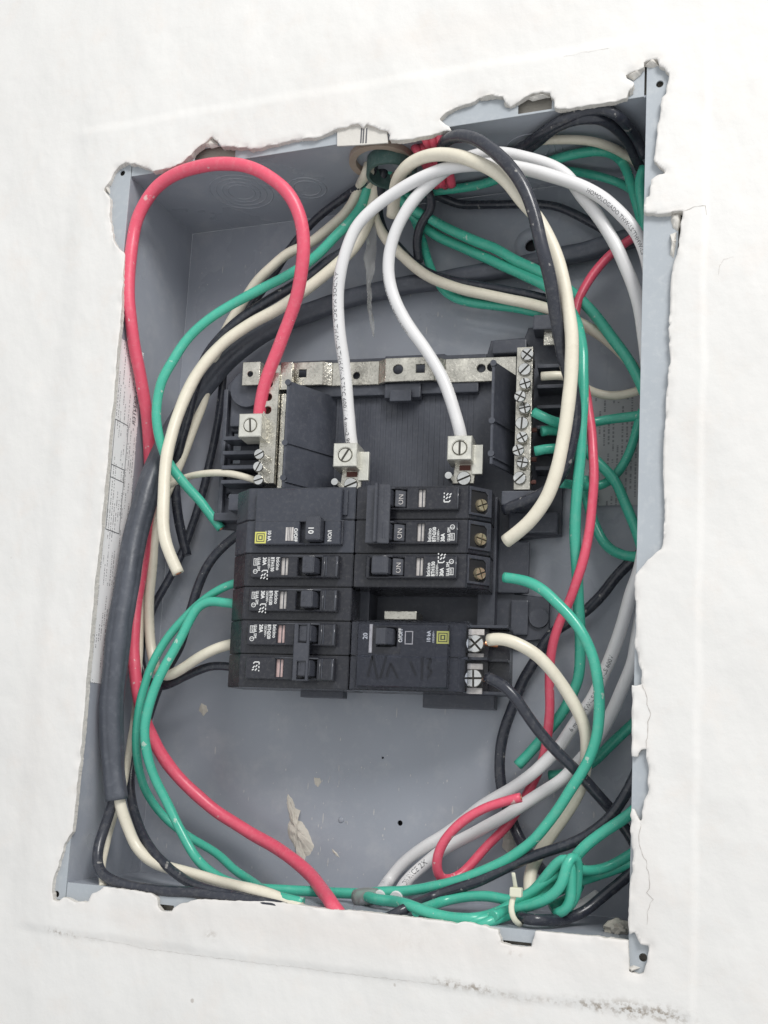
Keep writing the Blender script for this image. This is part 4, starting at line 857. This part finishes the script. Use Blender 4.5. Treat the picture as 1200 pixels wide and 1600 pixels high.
wire('black_wire', 'black wire running behind the cream wires on the left to the lowest breaker', 'black', 2.75, [(590,215,20),(588,245,26),(578,272,34),(562,290,42),(543,306,50),(511,331,52),(483,356,54),(450,394,55),(425,432,56),(397,470,57),(370,515,58),(353,560,60),(348,600,61),(339,665,62),(324,740,62),(309,794,62),(288,854,60),(264,905,56),(240,946,52),(226,990,50),(220,1025,48),(230,1060,46),(252,1073,44),(288,1058,42),(330,1042,40),(376,1043,42)])
wire('black_wire', 'black wire hugging the underside of the green wire on the left', 'black', 3.3, [(602,218,36),(597,270,46),(586,325,50),(567,362,48),(547,387,44),(510,411,42),(485,432,40),(455,449,38),(410,477,36),(377,500,34),(347,526,33),(325,552,33),(308,590,34),(294,650,38),(279,700,44),(273,750,50),(278,795,55),(285,835,58),(292,868,60)])
wire('black_wire', 'black wire from the marked 10 breaker down to the bottom left floor', 'black', 3.0, [(396,820,34),(385,826,34),(354,848,38),(330,875,40),(312,911,42),(298,955,44),(282,1008,46),(264,1042,48),(246,1080,50),(232,1122,50),(216,1160,50),(207,1192,48),(204,1225,44),(211,1267,38),(228,1310,30),(255,1349,20),(285,1373,12),(330,1391,6),(384,1402,3),(420,1409,1),(455,1419,0)])
wire('cream_wire', 'thin cream wire from the left terminal bar curving down the left side', 'cream', 2.25, [(402,752,34),(396,750,33),(372,743,32),(330,740,33),(288,747,36),(265,757,38),(243,775,40),(229,805,42),(223,845,42),(223,890,42),(223,935,42),(221,975,42),(218,1040,42),(213,1094,42),(207,1145,40),(199,1190,38),(193,1225,36),(180,1268,32),(166,1319,24),(160,1349,16),(161,1386,2)])
wire('green_wire', 'green wire from the upper left single breaker sweeping down the left', 'green', 2.7, [(386,907,30),(378,908,30),(348,917,30),(324,932,30),(294,960,28),(264,993,26),(240,1034,24),(223.5,1079,24),(214,1130,26),(214,1178,30),(222,1220,36),(240,1256,44),(264,1284,50),(300,1310,54),(342,1335,52),(369,1361,44),(392,1378,36),(420,1394,28),(446,1403,24),(474,1410,20)])
wire('green_wire', 'long green wire sweeping along the bottom and up to the right breakers', 'green', 3.0, [(384,943,30),(375,944,30),(348,942,28),(324,941,26),(306,951,24),(276,1004,20),(252,1049,17),(234,1094,16),(225,1136,17),(228,1172,20),(240,1214,25),(261,1256,30),(282,1298,32),(303,1337,32),(330,1364,30),(360,1379,27),(405,1387,26),(440,1389,27),(500,1392,30),(560,1397,30),(594,1395,30),(640,1392,30),(680,1384,30),(720,1374,30),(760,1358,30),(800,1338,30),(838,1308,30),(868,1272,30),(895,1230,29),(919,1191,28),(934,1149,26),(938,1104,24),(936,1066,22),(928,1030,21),(912,996,20),(892,966,20),(872,944,20),(848,920,21),(824,908,23),(788,902,26)], core=(1,))
wire('black_wire', 'glossy black wire from the marked 20 breaker to the lower right wall', 'black', 3.15, [(762,1058,24),(772,1063,22),(786,1070,20),(802,1086,20),(820,1112,22),(844,1146,26),(871,1177,30),(904,1209,36),(934,1242,42),(957,1268,46),(988,1312,48),(1000,1335,48)])
wire('cream_wire', 'cream wire from the marked 20 breaker down to the bottom right bundle', 'cream', 3.5, [(764,1000,22),(780,997,20),(804,1002,20),(830,1016,22),(852,1036,25),(872,1060,28),(890,1086,31),(908,1116,34),(917,1143,36),(917,1178,38),(907,1228,42),(886,1269,45),(862,1305,46),(840,1341,44),(830,1365,40),(828,1392,34),(832,1415,30)])
wire('black_wire', 'black wire crossing the bottom right from the floor up to the right wall', 'black', 3.0, [(606,1434,3),(622,1426,10),(640,1416,18),(672,1402,24),(710,1390,27),(750,1376,29),(790,1357,31),(829,1339,33),(880,1323,35),(922,1302,36),(955,1275,36),(976,1245,36),(990,1218,36),(1004,1180,36)])
wire('black_wire', 'dull black wire bowed against the back panel below the right breakers', 'black', 3.3, [(1000,866,58),(980,884,60),(960,906,61),(940,932,62),(912,958,63),(885,975,64),(860,994,65),(836,1032,66),(816,1066,67),(799,1110,67),(786,1149,67),(780,1194,67),(782,1230,67),(793,1266,67),(808,1305,66),(824,1330,62),(844,1355,56),(858,1372,50)])
wire('red_wire', 'thin red wire from the right wall down to a small loop with a bare end', 'red', 2.75, [(1003,362,56),(985,374,56),(973,383,56),(955,399,56),(931,426,54),(913,454,52),(903,478,50),(900,515,48),(906,560,46),(914,610,42),(921,654,38),(926,698,34),(928,747,32),(926,789,32),(921,835,32),(908,890,34),(890,940,38),(878,968,42),(866,1003,46),(861,1035,50),(860,1070,52),(861,1105,54),(857,1150,57),(848,1190,60),(833,1226,62),(812,1264,62),(793,1290,60),(760,1322,56),(726,1360,50),(706,1374,46),(690,1375,42),(682,1360,38),(684,1338,36),(694,1316,36),(711,1295,36),(738,1274,37),(772,1258,38),(800,1249,38),(814,1246,38)], core=(1,))
wire('green_wire', 'green wire arching above the white wires in the top right corner', 'green', 2.9, [(606,218,32),(612,262,40),(622,300,48),(640,308,54),(668,299,56),(695,296,58),(740,291,60),(790,276,60),(830,262,58),(857,253,56),(892,242,54),(927,236,52),(953,238,50),(970,250,48),(983,276,46),(992,306,45),(999,333,44),(1007,365,44)])
wire('green_wire', 'short green wire end tucked behind the right flange', 'green', 2.9, [(1006,262,36),(999,278,36),(999,300,36),(1003,330,36),(1010,372,36)])
wire('green_wire', 'dim green wire under the arching green one in the top right corner', 'green', 2.6, [(820,270,66),(860,264,66),(889,266,66),(927,273,66),(962,284,64),(988,297,60)])
wire('green_wire', 'green wire sloping from the conduit to the right below the black hole', 'green', 3.2, [(602,216,28),(606,255,34),(614,295,44),(634,322,54),(673,344,58),(706,360,58),(740,375,58),(770,387,58),(798,403,57),(833,420,56),(860,436,55),(896,459,54),(925,486,52),(945,510,50),(962,532,48),(982,560,46),(998,592,44),(1010,620,44)])
wire('green_wire', 'long green wire hanging down the right side to a cut end', 'green', 3.2, [(612,220,36),(612,262,46),(622,305,56),(646,340,62),(690,372,64),(745,396,62),(782,415,60),(817,431,58),(852,447,54),(880,470,48),(897,494,42),(906,520,36),(911,555,32),(912,610,30),(910,665,30),(907,720,31),(903,775,32),(900,830,35),(901,885,40),(904,940,46),(906,990,52),(907,1030,55),(904,1060,56),(892,1090,58),(876,1118,60),(850,1148,62),(832,1170,62),(809,1196,62)], core=(1,))
wire('green_wire', 'green wire sagging just below the crossing cream wire', 'green', 2.9, [(618,220,34),(622,262,44),(634,305,56),(650,345,65),(662,380,67),(672,412,67),(684,440,66),(697,457,64),(715,468,62),(741,474,61),(772,477,60),(807,482,60),(840,488,60),(880,498,62)])
wire('green_wire', 'green wire from the right terminal bar running level to the right wall', 'green', 2.9, [(834,644,38),(850,652,38),(872,661,42),(900,664,50),(925,660,56),(952,655,58),(994,650,58),(1008,648,56)])
wire('green_wire', 'green wire crossing the paper label diagonally down to the right', 'green', 3.1, [(846,674,44),(872,672,48),(895,684,54),(915,702,58),(936,723,60),(961,750,58),(977,783,55),(991,819,52),(1004,860,50)])
wire('green_wire', 'short green wire stub at the middle of the right terminal bar', 'green', 2.9, [(836,705,38),(852,702,38),(872,702,42),(896,706,50),(905,712,54)])
wire('green_wire', 'green wire looping up over the paper label beside the flange', 'green', 2.7, [(876,755,44),(897,758,52),(930,761,62),(952,753,64),(969,734,64),(983,706,62),(994,670,60),(1004,640,56)])
wire('green_wire', 'dim green wire curving below the paper label to the flange', 'green', 3.0, [(912,745,66),(918,785,67),(928,815,67),(938,838,66),(951,856,64),(969,867,60),(990,871,56),(1006,868,52)])
wire('green_wire', 'dark green wire behind the white pair at the lower right', 'green', 3.1, [(1003,1118,62),(985,1135,63),(955,1164,64),(928,1190,65),(900,1204,66),(878,1210,66),(858,1212,66)])
wire('green_wire', 'green wire leaving the knotted bundle up to the lower right wall', 'green', 3.1, [(572,1400,26),(590,1406,20),(610,1409,18),(640,1417,14),(664,1427,8),(700,1435,5),(740,1436,10),(780,1425,18),(815,1408,22),(845,1393,24),(868,1380,25),(888,1355,25),(908,1330,25),(940,1304,26),(985,1271,28),(1000,1258,30)])
wire('green_wire', 'green wire making the upright loop of the knotted bundle', 'green', 2.9, [(650,1424,16),(668,1416,20),(690,1408,24),(730,1402,28),(770,1403,28),(800,1408,26),(825,1398,22),(842,1382,18),(858,1362,15),(873,1345,13),(884,1339,12),(891,1350,12),(893,1380,13),(892,1408,14),(882,1424,14),(868,1428,16)])
wire('green_wire', 'green wire of the bundle ending level at the lower right flange', 'green', 2.9, [(690,1452,1),(716,1443,2),(745,1436,6),(775,1429,12),(814,1417,18),(844,1404,20),(868,1394,24),(895,1382,30),(925,1371,36),(955,1361,38),(985,1349,40),(1000,1342,40)])
wire('green_wire', 'green wire filling the middle of the knotted bundle', 'green', 2.9, [(735,1454,1),(762,1442,3),(800,1428,14),(830,1412,20),(855,1385,22),(880,1365,28),(905,1352,34),(900,1395,36),(860,1420,30)])
wire('green_wire', 'green wire turning down beside the upright loop of the bundle', 'green', 2.8, [(770,1432,12),(800,1420,14),(832,1414,12),(860,1402,10),(877,1386,9),(884,1364,9),(889,1345,10),(899,1337,13),(905,1350,17),(903,1378,20),(898,1405,22),(886,1420,22)])
wire('green_wire', 'green wire of the bundle slanting under the upright loop', 'green', 2.8, [(780,1424,22),(806,1408,20),(834,1390,18),(856,1372,17),(872,1362,18),(890,1358,22),(915,1362,28),(945,1358,34),(980,1338,38),(1002,1324,40)])
wire('black_wire', 'black wire behind the green bundle in the lower right corner', 'black', 3.0, [(812,1432,34),(832,1437,30),(858,1437,27),(890,1433,24),(916,1421,30),(940,1401,34),(970,1377,38),(990,1358,40),(1004,1340,42)])
wire('white_wire', 'short white wire end showing behind the green bundle', 'white', 3.0, [(880,1432,44),(898,1422,46),(918,1410,50),(934,1398,54)])
wire('cream_wire', 'short cream wire at the upper right of the terminal bar', 'cream', 2.6, [(846,588,40),(862,587,40),(884,588,44),(905,600,52),(921,611,58),(947,618,62),(969,618,62),(996,611,60),(1008,606,56)])
wire('cream_wire', 'dull cream wire bending under the top wall at the right', 'cream', 2.6, [(770,256,67),(800,240,67),(822,227,66),(838,221,64),(880,218,60),(927,220,56),(955,228,54),(983,245,52),(1006,266,50)])
wire('black_wire', 'thin black wire running across the upper back panel to the right', 'black', 2.7, [(668,300,66),(690,308,68),(720,317,69),(775,318,69),(833,318,69),(868,322,69),(903,336,68),(934,353,66),(965,375,64)])
wire('black_wire', 'black wire bent round the top right corner under the top wall', 'black', 3.0, [(770,250,64),(812,232,62),(850,206,58),(880,188,52),(911,176,46),(938,170,42),(957,175,40),(981,197,38),(996,218,38),(1008,246,38)])
wire('black_wire', 'second black wire below the one bent round the top right corner', 'black', 3.0, [(760,262,66),(800,248,66),(838,224,64),(870,200,60),(905,187,56),(935,186,54),(962,200,52),(984,226,50),(1000,262,48)])
wire('black_wire', 'black wire lying along the top of the crossing cream wire', 'black', 3.2, [(608,220,36),(598,265,46),(590,320,54),(600,362,58),(621,384,60),(641,407,60),(669,427,60),(717,442,60),(770,450,60),(830,462,60),(880,474,60)])
wire('black_wire', 'black wire hanging from the conduit behind the white wires', 'black', 3.0, [(616,218,28),(622,252,32),(640,280,40),(662,292,46),(674,308,50),(672,330,54),(660,345,56),(652,372,60),(654,410,64)])
wire('cream_wire', 'cream wire coming out of the black sleeve along the bottom left', 'cream', 3.5, [(184,1236,16),(188,1258,17),(198,1289,20),(210,1319,22),(228,1342,22),(252,1355,20),(300,1367,18),(345,1379,15),(390,1391,11),(420,1399,8),(448,1410,3),(470,1420,0)])
wire('black_wire', 'black wire coming out of the black sleeve round the bottom left corner', 'black', 3.2, [(182,1232,15),(173,1262,16),(162,1295,14),(153,1325,10),(153,1352,6),(168,1372,4),(201,1384,2),(246,1390,1),(300,1394,1),(360,1401,1),(400,1407,0),(440,1416,0)])
wire('cable_sleeve', 'wide black cable sleeve running down the left wall', 'sleeve', 9.5, [(1006,368,63,6.0),(950,382,65,6),(900,396,66,6),(800,418,67,6),(700,436,67,6),(600,452,67,6.2),(530,470,66,6.5),(450,500,63,7),(380,540,57,7.5),(325,592,50,8),(285,645,42,6.6),(254,705,34,7.0),(232,765,26,7.4),(212,840,20,7.3),(196,920,15,7.2),(184,1000,13,7.4),(176,1080,13,7.2),(174,1150,14,7.0),(179,1215,15,6.4),(183,1250,16,6.6)], group=None, cat='cable sleeve', nseg=44, squash=.95, ripple=.16, sm=6)
# red conductors crowding the conduit mouth
for i, (u0, u1, dd, lab) in enumerate(((640, 668, 22, 'leftmost red wire crowding the conduit mouth at the top'), (652, 676, 26, 'second red wire from the left in the conduit mouth'), (664, 684, 20, 'third red wire from the left in the conduit mouth'), (676, 690, 28, 'fourth red wire from the left in the conduit mouth'), (688, 700, 22, 'rightmost red wire crowding the conduit mouth at the top'))):
    wire('red_wire', lab, M['red'], 2.8, [(u0 - 4, 196 - i * 2, dd + 6), (u0 + 1, 216, dd + 7), (u0 + (u1 - u0) * .55, 236, dd + 10), (u1, 262, dd + 12), (u1 + 6, 290, dd + 22)], group='red wires in the conduit mouth')
# cable tie round the green bundle
ct = empty('cable_tie', P(803, 1405, 10)); tag(ct, 'cream nylon cable tie cinched round the green wire bundle', 'cable tie')
inv_ = Matrix.Translation(-ct.location)
def ctp(o): o.location = -ct.location; return o
S = path([(806,1394,4,1.4),(799,1408,2,1.5),(798,1425,0,1.5),(804,1440,1,1.5),(814,1446,6,1.5)], 1.5, fit=False); ctp(link('strap', tube_mesh('strap', S, 8, True, .5), M['tie'], ct))
S = path([(806,1390,3,1.2),(804,1378,1,1.1),(802,1364,-2,1.0)], 1.1, fit=False); ctp(link('tail', tube_mesh('tail', S, 8, True, .5), M['tie'], ct))
c = P(807, 1394, 3); ctp(from_bm('head', bm_box(c[0] - 3, c[0] + 3, c[1] - 2.6, c[1] + 1.6, c[2] - 2.2, c[2] + 2.4, .7), M['tie'], ct))
# clear tape binding the greens at the bottom middle
S = path([(556,1403,28,4.8),(570,1401,27,5.6),(590,1400,27,4.4)], 5, fit=False); o = link('clear_tape', tube_mesh('clear_tape', S, 16), M['film']); tag(o, 'crumpled clear tape round the green wires at the bottom edge', 'tape')
# shred of clear plastic film hanging from the conduit
pts = [(577,345,46,5),(578,362,47,8),(581,385,48,6.5),(577,405,49,7),(579,425,50,5),(576,444,50,2.0),(577,462,50,3.2),(578,485,50,3.5),(581,505,50,3.0),(584,526,50,.8)]
rows_ = spline([tuple(P(u, v, d)) + (r * .55,) for u, v, d, r in pts], 1.2); bm = bmesh.new(); vr = []
for i, s_ in enumerate(rows_):
    tw = .5 * math.sin(i * .17) + .9 * math.sin(i * .05); row_ = []
    for k in range(5):
        f = k / 2 - 1; row_.append(bm.verts.new((s_[0] + f * s_[3] * math.cos(tw) + rng.normal(0, .15), s_[1] + f * s_[3] * math.sin(tw) + .8 * math.sin(k * 2 + i * .4), s_[2] + rng.normal(0, .15))))
    vr.append(row_)
for a, b in zip(vr, vr[1:]):
    for k in range(4): bm.faces.new((a[k], a[k + 1], b[k + 1], b[k]))
o = from_bm('plastic_film_shred', bm, M['film'], None, True); tag(o, 'shred of clear plastic film dangling below the conduit', 'plastic film')
bpy.context.view_layer.update()
